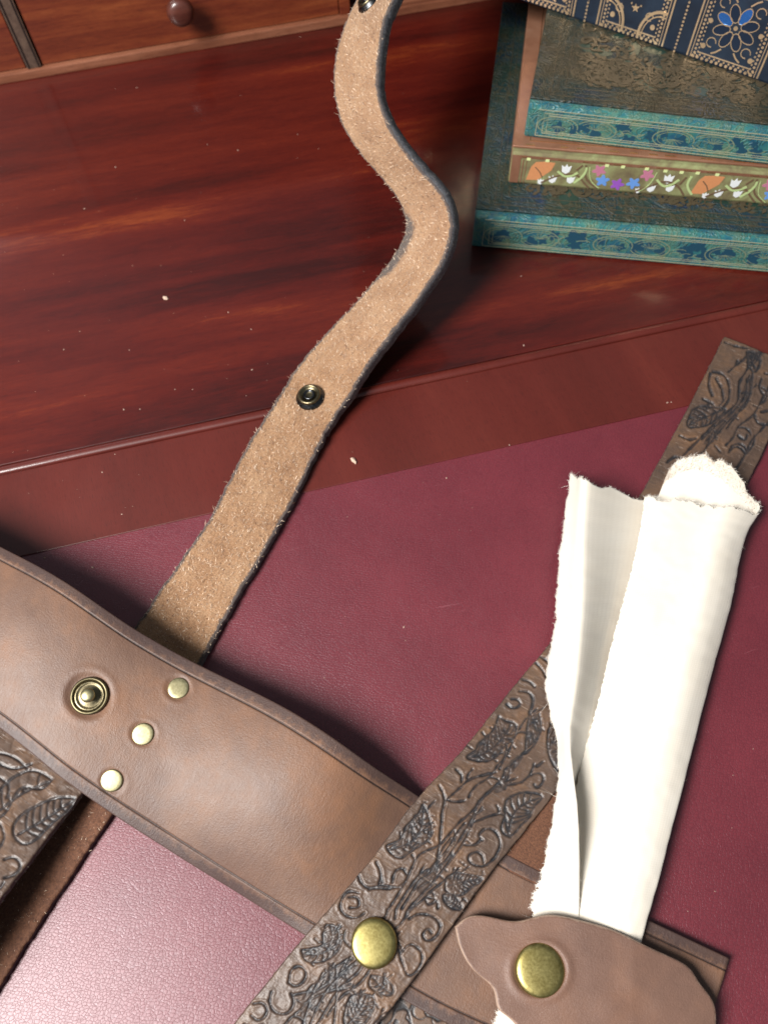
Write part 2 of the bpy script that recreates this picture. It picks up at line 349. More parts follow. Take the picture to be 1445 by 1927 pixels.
# drawer unit at the back
rx = dloc(un(640, 45, 1.2))[0]
dxl, dxr = dloc(un(72, 134, 1.2))[0]-4.2, dloc(un(72, 134, 1.2))[0]+4.2
dbox('drawer_rail', M_RAIL, -XW, XW, BK, BK+14, 1.2, 6.2, bev=0.7)
dr = dbox('drawer_front', M_DRAWER, dxr+0.7, rx, BK+3.4, BK+20, 6.5, 62, bev=0.5)
dbox('drawer_front', M_DRAWER, dxl-170, dxl-0.7, BK+3.4, BK+20, 6.5, 62, bev=0.5)
dbox('divider', M_INLAY, dxl, dxr, BK+2.0, BK+22, 6.2, 112, bev=0.3)
dbox('inlay_line', M_EBONY, dxl+0.9, dxl+1.7, BK+1.7, BK+2.4, 6.4, 112)
dbox('inlay_line', M_EBONY, dxr-1.7, dxr-0.9, BK+1.7, BK+2.4, 6.4, 112)
dbox('upper_drawer_front', M_DRAWER, dxl-170, rx, BK+3.4, BK+20, 62.6, 112, bev=0.5)
dbox('pigeonhole_post', M_DRAWER, rx+0.5, rx+7, BK+2.5, BK+130, 6.2, 196, bev=0.4)
dbox('pigeonhole_back', M_WOOD, rx+7, XW, BK+130, BK+136, 1.2, 196)  # unseen upper part raised to keep the pale background out of the wood's reflection
dbox('pigeonhole_roof', M_WOOD, rx+7, XW, BK+4, BK+130, 190, 196)  # out of view, set this high to block the background's reflection in the wood
def lathe(prof, n=40):
    V = []; F = []
    for r, z in prof: V += [(r*math.cos(2*math.pi*i/n), r*math.sin(2*math.pi*i/n), z) for i in range(n)]
    for j in range(len(prof)-1):
        for i in range(n): F.append([j*n+i, j*n+(i+1) % n, (j+1)*n+(i+1) % n, (j+1)*n+i])
    F.append(list(range(n))[::-1]); F.append(list(range((len(prof)-1)*n, len(prof)*n))); return np.array(V), F
# knob: axis along -e2
kv, kf = lathe([(3.2, 0), (3.2, 3), (3.6, 5), (6.4, 7.0), (7.6, 9.0), (7.9, 11), (7.4, 13), (6.0, 14.4), (3.5, 15.1), (0.2, 15.3)])
kd = ray(340, 22); kt = ((DO+e2*(BK-7)-C_)@e2)/(kd@e2); kl = dloc(C_+kd*kt)
mesh_obj('knob', np.c_[kv[:, 0]+kl[0], BK+3.4-kv[:, 2], kv[:, 1]+kl[2]], kf, M_KNOB, dr)

# ------------------------------------------------------------------ ribbons
def edge_us(n, width, r=1.0, extra=()):
    e = np.array([0, .08, .25, .5, .8, 1.2, 1.6])*r/width
    mid = np.linspace(e[-1], 1-e[-1], n)[1:-1]
    us = np.r_[e, mid, 1-e[::-1]]
    for u, wd in extra: us = np.r_[us, u+np.array([-1, -.6, -.3, 0, .3, .6, 1])*wd/width]
    return np.unique(np.round(us, 6))
class Ribbon: pass
def ribbon(name, Lp, Rp, thick, nv, us, mats, parent, crown=None, disp=None, dye=None, edgew=2.0, rr=0.9, label=None, ragged=0.0):
    """closed strap between two 3-D edge curves (mm); upper face follows the curves"""
    K = len(Lp); Lp = np.asarray(Lp); Rp = np.asarray(Rp)
    mid = (Lp+Rp)/2; t = np.r_[0, np.cumsum(np.linalg.norm(np.diff(mid, axis=0), axis=1))]
    tt = np.linspace(0, t[-1], nv)
    L = spline(Lp, t=t, tt=tt); R = spline(Rp, t=t, tt=tt)
    nu = len(us)
    wd = np.linalg.norm(R-L, axis=1)
    if ragged:
        dl = (vnoise(tt*0.9, tt*0+3.3, 1)-.5)*ragged+(vnoise(tt*0.25, tt*0+9.3, 4)-.5)*ragged*1.5; dr_ = (vnoise(tt*0.9, tt*0+5.3, 2)-.5)*ragged+(vnoise(tt*0.25, tt*0+1.3, 5)-.5)*ragged*1.5
        wv = (R-L)/wd[:, None]; L = L+wv*dl[:, None]; R = R+wv*dr_[:, None]
    U = np.broadcast_to(us, (nv, nu))
    P = L[:, None]*(1-U[..., None])+R[:, None]*U[..., None]
    tv = np.gradient(P, tt, axis=0); tv /= np.linalg.norm(tv, axis=2, keepdims=True)
    wv = ((R-L)/wd[:, None])[:, None]; Nn = np.cross(wv, tv); Nn /= np.linalg.norm(Nn, axis=2, keepdims=True)
    if crown is not None:
        cr = spline(np.asarray(crown, float)[:, None], t=t, tt=tt)[:, 0] if np.ndim(crown) else np.full(nv, crown)
        P = P+Nn*(cr[:, None]*4*U*(1-U))[..., None]
        du = np.gradient(P, us, axis=1); du /= np.linalg.norm(du, axis=2, keepdims=True)
        tv = np.gradient(P, tt, axis=0); Nn = np.cross(du, tv); Nn /= np.linalg.norm(Nn, axis=2, keepdims=True)
    base = P.copy()
    d = np.minimum(U, 1-U)*wd[:, None]
    drop = np.where(d < rr, rr-np.sqrt(np.maximum(0, rr**2-(rr-d)**2)), 0)
    pix = pr(P)
    D = -drop
    if disp is not None: D = D+disp(U, tt[:, None]+0*U, pix, wd[:, None])
    P = P+Nn*D[..., None]
    ub = np.linspace(0, 1, 9); ib = np.abs(us[:, None]-ub).argmin(0)
    Bt = base[:, ib]-Nn[:, ib]*thick
    ring = np.concatenate([P, Bt[:, ::-1]], axis=1); m = ring.shape[1]
    V = ring.reshape(-1, 3)
    F = []; MI = []
    for i in range(nv-1):
        a = i*m; b = a+m
        for j in range(m):
            j2 = (j+1) % m
            F.append([a+j, a+j2, b+j2, b+j])
            MI.append(0 if j < nu-1 else (2 if nu <= j < m-1 else 1))
    F.append(list(range(m))[::-1]); MI.append(1); F.append([(nv-1)*m+j for j in range(m)]); MI.append(1)
    ed = 1-np.clip(d/edgew, 0, 1)
    dy = dye(U, tt[:, None]+0*U, pix, wd[:, None]) if dye is not None else np.zeros_like(U)
    z9 = np.ones((nv, 9)); suv = np.stack([U*wd[:, None], tt[:, None]+0*U, 0*U], -1)
    suvb = np.stack([ub[::-1]*wd[:, None]+80, tt[:, None]+0*z9, 0*z9], -1)
    at = {'edge': np.concatenate([ed, z9*0], 1).ravel(), 'dye': np.concatenate([dy, z9*0], 1).ravel(), 'suv': np.concatenate([suv, suvb], 1).reshape(-1, 3)}
    o = mesh_obj(name, rel(parent, V) if parent is not None else V, F, mats, parent, True, MI, at)
    rb = Ribbon(); rb.P = P; rb.N = Nn; rb.base = base; rb.pix = pix; rb.tt = tt; rb.us = us; rb.tv = tv; rb.wv = np.broadcast_to(wv, P.shape); rb.o = o; rb.wd = wd; rb.thick = thick
    return rb
def at_pix(rb, px, py):
    i = ((rb.pix-np.array([px, py]))**2).sum(-1).argmin(); i = np.unravel_index(i, rb.P.shape[:2]); return rb.base[i], rb.N[i]
def place(name, prof, pos, nrm, m, parent, n=48):
    V, F = lathe(prof, n); q = Vector(nrm).to_track_quat('Z', 'Y').to_matrix(); V = V@np.array(q).T+np.asarray(pos)
    return mesh_obj(name, rel(parent, V), F, m, parent)
def fibres(name, base, dirs, nrm, length, width, tone, m, parent, bend=0.3):
    """many short flat hairs, one joined mesh"""
    n = len(base); side = np.cross(dirs, nrm); side /= np.linalg.norm(side, axis=1, keepdims=True)+1e-9
    l = np.asarray(length)[:, None]; wd = np.asarray(width)[:, None]
    rb = rng.normal(0, bend, (n, 3))*l
    a = base-side*wd/2; b = base+side*wd/2
    md = base+dirs*l*0.5+rb*0.35; c = md+side*wd*0.42; d = md-side*wd*0.42; e = base+dirs*l+rb
    V = np.stack([a, b, c, d, e], 1).reshape(-1, 3); F = []
    for i in range(n): k = i*5; F += [[k, k+1, k+2, k+3], [k+3, k+2, k+4]]
    o = mesh_obj(name, rel(parent, V), F, m, parent, True, None, {'tone': np.repeat(tone, 5)}); o['kind'] = 'stuff'; return o
def nap_on(rb, count, name, m, parent, lo=0.5, hi=1.3, lift=0.45, vis=None, wlo=0.05, whi=0.11):
    nv, nu = rb.P.shape[:2]
    i = rng.integers(2, nv-2, count); uu = rng.random(count); j = np.abs(rb.us[:, None]-uu).argmin(0)
    p = rb.P[i, j]+rng.normal(0, .35, (count, 1))*rb.wv[i, j]+rng.normal(0, .35, (count, 1))*rb.tv[i, j]; nn = rb.N[i, j]
    a = rng.normal(1.9, 1.3, count)[:, None]
    d = rb.wv[i, j]*np.cos(a)+rb.tv[i, j]*np.sin(a); d = d*(1-lift*rng.random((count, 1)))+nn*lift*rng.random((count, 1))*1.4
    d /= np.linalg.norm(d, axis=1, keepdims=True)
    return fibres(name, p-nn*0.08, d, nn, rng.uniform(lo, hi, count), rng.uniform(wlo, whi, count), rng.random(count)**1.2, m, parent)
def edge_fuzz(rb, count, name, m, parent, sides=(0, -1), lo=0.3, hi=0.9):
    B = []; D = []; NN = []
    for s in sides:
        i = rng.integers(1, len(rb.tt)-1, count); wv = rb.wv[i, 0]*(-1 if s == 0 else 1)
        dep = rng.random((count, 1))*rb.thick*0.8
        B.append(rb.P[i, s]-rb.N[i, s]*dep); d = wv*rng.uniform(.2, 1, (count, 1))+rb.tv[i, 0]*rng.normal(0, .7, (count, 1))+rb.N[i, s]*rng.normal(.3, .5, (count, 1)); D.append(d/np.linalg.norm(d, axis=1, keepdims=True)); NN.append(rb.N[i, s])
    B = np.concatenate(B); n = len(B)
    return fibres(name, B, np.concatenate(D), np.concatenate(NN), rng.uniform(lo, hi, n), rng.uniform(.05, .10, n), rng.random(n), m, parent)
def edges(st): return np.array([un(a, b, z) for (a, b, z) in st])

# snaps and rivets: [profile]
RIVET = [(3.7, -0.6), (3.75, 0.30), (3.62, 0.46), (3.3, 0.55), (2.2, 0.60), (1.0, 0.62), (0.05, 0.63)]
CAP = [(7.3, -1.2), (7.45, 0.0), (7.4, 0.8), (7.1, 1.35), (6.5, 1.7), (5.5, 1.86), (3.5, 2.0), (1.5, 2.06), (0.05, 2.08)]
def snap_stud(pos, nrm, parent):
    s = place('snap_stud', [(6.4, -0.8), (6.55, 0.4), (6.3, 0.85), (5.8, 0.95), (5.45, 0.75), (5.2, 0.1), (4.8, -0.35), (0.05, -0.4)], pos, nrm, M_BRASS_O, parent)
    place('stud_cup', [(5.25, -0.36), (5.0, 0.35), (4.4, 0.0), (3.6, -0.10), (3.0, .15), (0.05, 0.2)], pos, nrm, M_BRASS_D, s)
    place('stud_post', [(2.0, -0.3), (1.9, 1.6), (2.35, 2.2), (2.5, 2.9), (2.2, 3.5), (1.3, 3.85), (0.05, 3.95)], pos, nrm, M_BRASS_L, s, 32)
    return s
def snap_socket(pos, nrm, parent, k=1.0):
    P = lambda pr_: [(r*k, z*k) for r, z in pr_]
    s = place('snap_socket', P([(6.3, -0.5), (6.4, 0.3), (6.0, 0.9), (5.4, 1.3), (5.0, 2.0), (4.6, 2.2), (0.05, 2.2)]), pos, nrm, M_GUN, parent)
    place('socket_ring', P([(5.0, 1.9), (5.0, 2.5), (4.7, 3.0), (4.2, 3.15), (3.7, 2.9), (3.5, 2.3)]), pos, nrm, M_BRASS_D, s)
    place('socket_eye', P([(2.6, 2.1), (2.5, 2.75), (2.1, 2.9), (1.6, 2.7), (1.4, 2.25)]), pos, nrm, M_GUN, s, 32)
    return s

# ------------------------------------------------------------------ wide plain band
band = thing('leather_band', 'wide smooth brown leather band with brass rivets and a snap stud', 'leather band', un(400, 1500, 0))
bandU = [(-330, 840, 4), (-230, 900, 14), (-120, 960, 26), (0, 1027, 30), (120, 1092, 31), (250, 1180, 25), (390, 1258, 20), (520, 1322, 22), (620, 1383, 23), (700, 1440, 18), (790, 1500, 6.5), (950, 1605, 4.2), (1090, 1672, 3.8), (1230, 1736, 3.6), (1372, 1803, 3.4)]
bandL = [(-480, 1090, 4), (-380, 1140, 14), (-270, 1200, 20), (-150, 1278, 22), (-8, 1366, 22), (112, 1462, 19), (237, 1550, 12), (355, 1625, 6.5), (460, 1690, 4), (540, 1740, 3.8), (640, 1803, 4.0), (800, 1905, 4.0), (975, 1985, 3.8), (1130, 2050, 3.6), (1275, 2110, 3.4)]
band_crown = [0, 2, 3, 3, 3, 3, 3, 4.5, 5, 3, 0.4, 0, 0, 0, 0]
BW = 62.0
g1, g2 = 5.0/BW, 1-5.2/BW
riv_px = [(335, 1295), (270, 1381), (212, 1471)]; stud_px = (167, 1309)
def band_disp(U, V, pix, wd):
    D = np.zeros(U.shape)
    for g in (g1, g2):
        x = (U-g)*BW; D -= 0.50*np.exp(-(x/0.30)**2)
    for (a, b), r0, dp in [(p, 3.8, 0.5) for p in riv_px]+[(stud_px, 7.0, 1.1)]:
        r = np.hypot((pix[..., 0]-a)/5.1, (pix[..., 1]-b)/5.1)
        D += -dp*(1-sstep(r0*0.95, r0*1.35, r)) + 0.10*np.exp(-((r-r0*1.5)/1.0)**2)
    D += 0.25*(vnoise(U*6, V*0.11, 3)-.5) + 0.5*(vnoise(U*2, V*0.03, 5)-.5)
    return D
def band_dye(U, V, pix, wd):
    d = np.zeros(U.shape)
    for g in (g1, g2): d = np.maximum(d, 0.95*np.exp(-((U-g)*BW/0.30)**2))
    return d
rb_band = ribbon('band', edges(bandU), edges(bandL), 2.8, 460, edge_us(120, BW, 0.9, [(g1, 1.0), (g2, 1.0)]), [M_BAND, M_EDGE_TAN, M_FLESH], band, crown=band_crown,
                 disp=band_disp, dye=band_dye, edgew=9, rr=0.5)
for p in riv_px:
    q, n = at_pix(rb_band, *p); place('rivet', RIVET, q-n*0.42, n, M_BRASS_L, band, 32)
q, n = at_pix(rb_band, *stud_px); snap_stud(q-n*0.7, n, band)

# ------------------------------------------------------------------ suede strap rising off the desk
sstrap = thing('suede_strap', 'tan strap lying suede side up, snaking off the desk with dark snap sockets', 'strap', un(500, 900, 0))
WS = 29.5
sL = [(196, 1262, 3.6), (259, 1171, 3.6), (303, 1108, 3.6), (350, 1041, 3.7), (394, 974, 4), (433, 899, 4.5), (472, 828, 5), (512, 765, 6), (556, 695, 7.5), (608, 633, 10), (660, 578, 15), (714, 515, 22), (752, 462, 28), (763, 420, 33), (740, 364, 40), (705, 322, 45), (663, 270, 51), (640, 225, 57), (628, 160, 64), (634, 90, 72), (653, 35, 78), (690, -40, 84)]
sR = [(336, 1330), (384, 1236), (421, 1172), (466, 1092), (506, 1025), (541, 962), (580, 887), (611, 820), (651, 757), (692, 692), (748, 615), (812, 528), (843, 466), (850, 414), (824, 358), (788, 316), (750, 269), (728, 228), (711, 160), (715, 92), (722, 45), (757, -30)]
Lw = edges(sL); Rw = []
for l, (a, b) in zip(Lw, sR):
    best = None; ws = WS if len(Rw) < 9 else 33.0
    for dz in np.arange(-1, 27, 0.25):
        p = un(a, b, l[2]+dz); e = abs(np.linalg.norm(p-l)-ws)+0.02*abs(dz)
        if best is None or e < best[0]: best = (e, dz)
    Rw.append(best[1])
Rw = np.array(Rw); Rw[:6] = np.clip(Rw[:6], 0, 0.5)
k = np.array([.25, .5, .25]); Rp_ = np.convolve(np.r_[Rw[0], Rw, Rw[-1]], k, 'valid'); Rp_ = np.convolve(np.r_[Rp_[0], Rp_, Rp_[-1]], k, 'valid')
print('strap tilt', Rp_.round(1))
Rw = np.array([un(a, b, l[2]+dz) for l, (a, b), dz in zip(Lw, sR, Rp_)])
print('strap width', np.linalg.norm(Rw-Lw, axis=1).round(1))
# beyond the picture the strap arcs over and comes down on the desk
tail = np.array([[14, 40, 4], [34, 100, 0], [48, 160, -30], [54, 190, -72]])
Lw = np.r_[Lw, Lw[-1]+tail]; Rw = np.r_[Rw, Rw[-1]+tail*np.array([1, 1, 1])+np.array([[0, 0, -4], [0, 0, -8], [0, 0, -12], [0, 0, -15]])]
def strap_dye(U, V, pix, wd):
    # black dye rubbed onto the inside of the bend
    x, y = pix[..., 0], pix[..., 1]
    a = np.clip((y-365)/60, 0, 1)*np.clip((565-y)/60, 0, 1)
    return 1.15*a*np.clip(1-U*wd/13.0, 0, 1)
rb_ss = ribbon('strap', Lw, Rw, 4.6, 520, edge_us(70, WS, 0.7), [M_SUEDE, M_EDGE_GREY, M_FLESH], sstrap, crown=0.3, edgew=3.4, rr=0.6, ragged=0.55, dye=strap_dye,
                disp=lambda U, V, p, w_: 0.55*(vnoise(U*22, V*0.8, 6)-.5)+0.35*(vnoise(U*55, V*2.1, 8)-.5)-1.0*np.exp(-(np.hypot((p[..., 0]-583)/4.5, (p[..., 1]-745)/4.5)/7.5)**4))
nap_on(rb_ss, 15000, 'nap', M_NAP, sstrap, lo=.6, hi=1.8, lift=.7, wlo=.10, whi=.24)
edge_fuzz(rb_ss, 1100, 'edge_fuzz', M_DARKNAP, sstrap, lo=.2, hi=.55)
q, n = at_pix(rb_ss, 584, 746); snap_socket(q-n*0.6, n, sstrap, 1.04)
q, n = at_pix(rb_ss, 694, 2); snap_socket(q-n*0.3, n, sstrap, 0.92)

# ------------------------------------------------------------------ embossed strap: relief from traced vine pattern
class Relief:
    """distance image of line work drawn in the plane of the photograph's strap, used as height of the tooling"""
    def __init__(s, x0, y0, x1, y1, k=2.0):
        s.x0, s.y0, s.k = x0, y0, k; s.w = int((x1-x0)*k)+2; s.h = int((y1-y0)*k)+2
        s.D = np.full((s.h, s.w), 60.0, np.float32); s.fill = np.zeros((s.h, s.w), np.float32)
    def line(s, pts, wd=2.6, smooth=True):
        p = np.asarray(pts, float)
        if smooth and len(p) > 2: p = spline(p, max(8, int(np.linalg.norm(np.diff(p, axis=0), axis=1).sum()/3)))
        m = 14
        for a, b in zip(p[:-1], p[1:]):
            xa, xb = sorted((a[0], b[0])); ya, yb = sorted((a[1], b[1]))
            i0 = max(0, int((ya-m-s.y0)*s.k)); i1 = min(s.h, int((yb+m-s.y0)*s.k)+1); j0 = max(0, int((xa-m-s.x0)*s.k)); j1 = min(s.w, int((xb+m-s.x0)*s.k)+1)
            if i1 <= i0 or j1 <= j0: continue
            Y, X = np.mgrid[i0:i1, j0:j1]; X = X/s.k+s.x0; Y = Y/s.k+s.y0
            d = b-a; t = np.clip(((X-a[0])*d[0]+(Y-a[1])*d[1])/(d@d+1e-9), 0, 1)
            s.D[i0:i1, j0:j1] = np.minimum(s.D[i0:i1, j0:j1], np.hypot(X-a[0]-t*d[0], Y-a[1]-t*d[1])-(wd-2.6)*.5)
    def poly(s, pts, val=0.6):
        p = np.asarray(pts, float); p = spline(np.r_[p, p[:1]], 60)
        i0 = max(0, int((p[:, 1].min()-s.y0)*s.k)); i1 = min(s.h, int((p[:, 1].max()-s.y0)*s.k)+2); j0 = max(0, int((p[:, 0].min()-s.x0)*s.k)); j1 = min(s.w, int((p[:, 0].max()-s.x0)*s.k)+2)
        if i1 <= i0 or j1 <= j0: return
        Y, X = np.mgrid[i0:i1, j0:j1]; X = X/s.k+s.x0; Y = Y/s.k+s.y0; ins = np.zeros(X.shape, bool)
        for a, b in zip(p, np.r_[p[1:], p[:1]]):
            c = (a[1] > Y) != (b[1] > Y); xx = a[0]+(Y-a[1])*(b[0]-a[0])/(b[1]-a[1]+1e-12); ins ^= c & (X < xx)
        s.fill[i0:i1, j0:j1] = np.maximum(s.fill[i0:i1, j0:j1], ins*val)
    def leaf(s, out, rib, nv=6, val=0.45):
        s.poly(out, val); o = np.asarray(out, float); s.line(np.r_[o, o[:1]], 2.8); r = spline(np.asarray(rib, float), 40) if len(rib) > 2 else spline(np.asarray(rib, float), 40); s.line(r, 3.0, False)
        oo = spline(np.r_[o, o[:1]], 160); c = o.mean(0)
        for k in range(1, nv+1):
            i = int(4+34*k/(nv+1)); b = r[i]; d = r[min(39, i+1)]-r[i-1]; d = d/(np.linalg.norm(d)+1e-9); nrm = np.array([-d[1], d[0]])
            for sg in (1, -1):
                dirv = nrm*sg*0.8-d*0.55; v = oo-b; pr_ = v@dirv; perp = np.abs(v@np.array([-dirv[1], dirv[0]])); ok = pr_ > 0
                if ok.any():
                    e = oo[np.where(ok, perp, 1e9).argmin()]; s.line([b, b*.4+e*.6+d*2, e*.93+b*.07], 2.0)
    def get(s, pix):
        x = np.clip((pix[..., 0]-s.x0)*s.k, 0, s.w-2); y = np.clip((pix[..., 1]-s.y0)*s.k, 0, s.h-2); i = y.astype(int); j = x.astype(int); fx = x-j; fy = y-i
        g = lambda A: (A[i, j]*(1-fx)+A[i, j+1]*fx)*(1-fy)+(A[i+1, j]*(1-fx)+A[i+1, j+1]*fx)*fy
        return g(s.D), g(s.fill)
R = Relief(250, 560, 1520, 2260, 1.6)
def T(pts, ox, oy, k): return [(ox+a/k, oy+b/k) for a, b in pts]
def A_(*p): return T(p, 700, 1180, 3.569)
def B_(*p): return T(p, 420, 1180, 2.258)
def C3(*p): return T(p, 960, 600, 2.92)
for L_ in [A_((890,975),(840,1060),(760,1130),(690,1220),(600,1300),(530,1380),(440,1470),(370,1500),(310,1540),(270,1610),(230,1700),(180,1790),(110,1900)),
           A_((880,1010),(800,1090),(720,1170),(690,1240),(660,1310),(600,1410),(540,1500),(470,1590),(350,1640),(290,1700),(220,1800),(160,1900)),
           A_((700,1250),(640,1400),(580,1500),(500,1600),(420,1700),(330,1800),(250,1890)),
           A_((620,1320),(560,1400),(500,1500),(430,1580),(390,1650),(330,1690),(280,1760),(200,1890)),
           A_((1030,830),(960,900),(890,960)), A_((1060,560),(1040,700),(1030,830)), A_((1130,690),(1080,800),(1020,850)), A_((1060,570),(1090,650),(1110,720)), A_((1120,580),(1130,700),(1060,790)),
           A_((830,975),(740,995),(660,1020),(590,1080),(500,1160)), A_((600,1045),(602,1000),(565,958)), A_((640,1015),(650,985),(672,955)),
           A_((450,1060),(475,1110),(490,1160),(475,1230),(465,1330),(455,1450),(435,1580)), A_((435,1580),(470,1500),(530,1420)), A_((500,1160),(560,1172),(620,1165)),
           A_((905,790),(890,870),(855,950)), A_((270,1530),(285,1565),(270,1620)),
           A_((740,1430),(720,1400),(740,1368),(790,1355),(840,1390),(860,1460),(835,1530),(780,1590),(720,1605),(660,1580),(650,1540),(700,1510),(740,1540),(750,1590)), A_((610,1460),(690,1462),(725,1430)),
           A_((680,1310),(760,1280),(850,1255),(890,1270),(870,1330),(880,1380),(930,1410)), A_((835,1195),(850,1225),(845,1255)),
           A_((910,1060),(1000,1040),(1060,990),(1085,920)), A_((1060,995),(1130,985),(1150,1030),(1110,1075),(1085,1055)), A_((1105,935),(1145,905)),
           A_((410,1790),(418,1840),(380,1860),(360,1830)), A_((370,1790),(440,1740),(500,1690)),
           A_((30,1580),(55,1640),(70,1720)), A_((-20,1760),(60,1735),(110,1740),(190,1750)), A_((140,1690),(160,1640),(200,1620),(232,1660)),
           A_((905,520),(950,545),(990,520),(980,490),(935,482)), A_((990,430),(1050,440),(1080,490),(1060,570)), A_((1010,350),(1060,370),(1090,400)), A_((1100,240),(1150,300),(1190,380)), A_((1130,200),(1180,230),(1210,300)),
           A_((1200,650),(1180,730),(1190,860),(1240,960)),
           B_((600,1215),(560,1235),(510,1215),(500,1170),(530,1125),(575,1130)), B_((535,1150),(570,1150),(577,1185),(540,1192)),
           B_((575,1055),(600,1100),(660,1110),(740,1105),(775,1080)), B_((655,1005),(672,1050),(662,1092)), B_((718,1085),(738,1032),(772,1028)),
           B_((790,1240),(830,1220),(890,1230),(922,1270),(905,1312),(870,1332),(850,1310),(866,1285),(886,1300)),
           B_((748,1370),(752,1395),(768,1445),(785,1478),(815,1470),(845,1412),(830,1365),(792,1350),(762,1378)),
           B_((280,1510),(290,1460),(320,1442),(350,1462),(345,1500),(310,1525),(280,1510)), B_((205,1550),(200,1600),(230,1640),(280,1635),(300,1590),(290,1558)), B_((300,1562),(370,1548)), B_((130,1600),(170,1600),(185,1640),(150,1670),(120,1650)),
           B_((600,1430),(560,1480),(500,1530),(460,1590),(400,1690)), B_((520,1420),(440,1470),(390,1540),(340,1690)), B_((480,1440),(482,1560),(470,1690)), B_((390,1570),(450,1550),(560,1528)), B_((340,1600),(420,1560),(540,1518)), B_((560,1430),(500,1480),(430,1560),(370,1690)),
           B_((520,1290),(515,1330),(545,1360)), B_((640,1270),(690,1230),(700,1200)), B_((730,1240),(735,1200)), B_((90,1690),(120,1700),(170,1690)),
           C3((1310,200),(1300,280),(1260,350),(1250,450),(1180,520),(1100,600),(1000,700),(950,750)), C3((1330,290),(1320,400),(1280,480),(1200,560),(1130,640),(1080,700)), C3((1300,330),(1290,420),(1230,500),(1150,570),(1050,660)), C3((1320,330),(1305,450),(1250,520),(1190,600)),
           C3((1200,290),(1240,255),(1310,200)), C3((1240,255),(1248,230)), C3((1110,290),(1160,300),(1195,340),(1205,410),(1190,460),(1150,500)), C3((1060,440),(1110,465)), C3((930,640),(980,662),(1020,655)), C3((1380,330),(1370,380),(1400,420)), C3((1380,510),(1430,500)), C3((1250,640),(1290,662),(1302,640)),
           C3((1100,300),(1090,350),(1110,420)), C3((1130,330),(1160,380),(1170,440)), C3((1320,200),(1400,180),(1470,230)), C3((1340,520),(1360,570),(1420,580)), C3((1400,300),(1460,330),(1480,420)), C3((860,790),(900,760),(960,770)), C3((1180,130),(1240,150),(1300,160))]:
    R.line(L_, 3.0)
R.leaf(A_((850,600),(910,630),(960,650),(955,740),(900,790),(870,830),(820,880),(750,900),(680,890),(640,870),(690,830),(720,780),(790,720),(830,660)), A_((930,660),(880,740),(780,830),(660,875)), 7, 0.75)
R.leaf(A_((340,1190),(375,1250),(392,1300),(398,1390),(345,1455),(270,1500),(190,1550),(130,1520),(100,1470),(160,1445),(205,1400),(230,1340),(300,1270)), A_((345,1215),(335,1330),(280,1430),(130,1490)), 7, 0.35)
R.leaf(A_((890,1220),(905,1165),(950,1130),(1040,1110),(1140,1140),(1090,1200),(1060,1270),(1000,1330),(930,1400),(905,1330)), A_((1125,1145),(1020,1190),(950,1260),(920,1370)), 6, 0.3)
R.leaf(A_((500,1690),(560,1650),(640,1660),(740,1690),(680,1740),(620,1790),(560,1800),(500,1770)), A_((735,1690),(620,1710),(510,1740)), 6, 0.4)
R.leaf(A_((480,1800),(520,1790),(570,1820),(600,1890),(545,1892),(490,1850)), A_((490,1810),(540,1850),(590,1885)), 4, 0.4)
R.leaf(B_((440,1265),(480,1275),(492,1310),(478,1350),(445,1365),(425,1315)), B_((455,1270),(465,1310),(450,1360)), 4, 0.5)
R.leaf(B_((335,1372),(400,1362),(450,1340),(500,1332),(480,1380),(420,1420),(350,1415)), B_((340,1390),(420,1385),(495,1340)), 5, 0.5)
R.leaf(B_((630,1482),(680,1490),(722,1535),(712,1562),(655,1552),(622,1520)), B_((635,1490),(670,1525),(712,1555)), 4, 0.45)
R.leaf(B_((595,1560),(640,1578),(630,1640),(570,1700),(520,1690),(518,1640),(545,1572)), B_((610,1570),(580,1630),(530,1690)), 6, 0.45)
R.leaf(B_((640,1690),(700,1640),(720,1700),(680,1740)), B_((650,1700),(710,1660)), 3, 0.4)
R.leaf(C3((1000,500),(1050,480),(1130,485),(1180,495),(1120,560),(1040,592),(975,585),(985,535)), C3((985,580),(1070,540),(1170,495)), 5, 0.4)
R.leaf(C3((1300,180),(1350,190),(1370,240),(1340,290),(1310,250)), C3((1310,190),(1345,270)), 3, 0.4)
R.poly(A_((1060,570),(1130,600),(1130,700),(1060,800),(1030,820),(1040,700)), 0.7); R.poly(A_((1200,650),(1180,730),(1190,860),(1240,960),(1290,900),(1290,700)), 0.7)
R.poly(A_((890,960),(940,890),(1010,860),(980,930),(900,1010)), 0.6); R.poly(A_((470,1590),(350,1640),(290,1700),(330,1790),(420,1700)), 0.45); R.poly(A_((840,1050),(900,1000),(900,1080),(820,1110)), 0.7)
R.poly(B_((480,1440),(560,1430),(600,1440),(500,1530),(400,1600),(350,1690),(330,1600),(400,1500)), 0.5); R.poly(C3((1300,330),(1330,400),(1280,480),(1130,640),(1060,690),(1180,520),(1250,450)), 0.55)
R.poly(A_((620,1320),(690,1240),(640,1400),(500,1600),(400,1650),(500,1500)), 0.35)
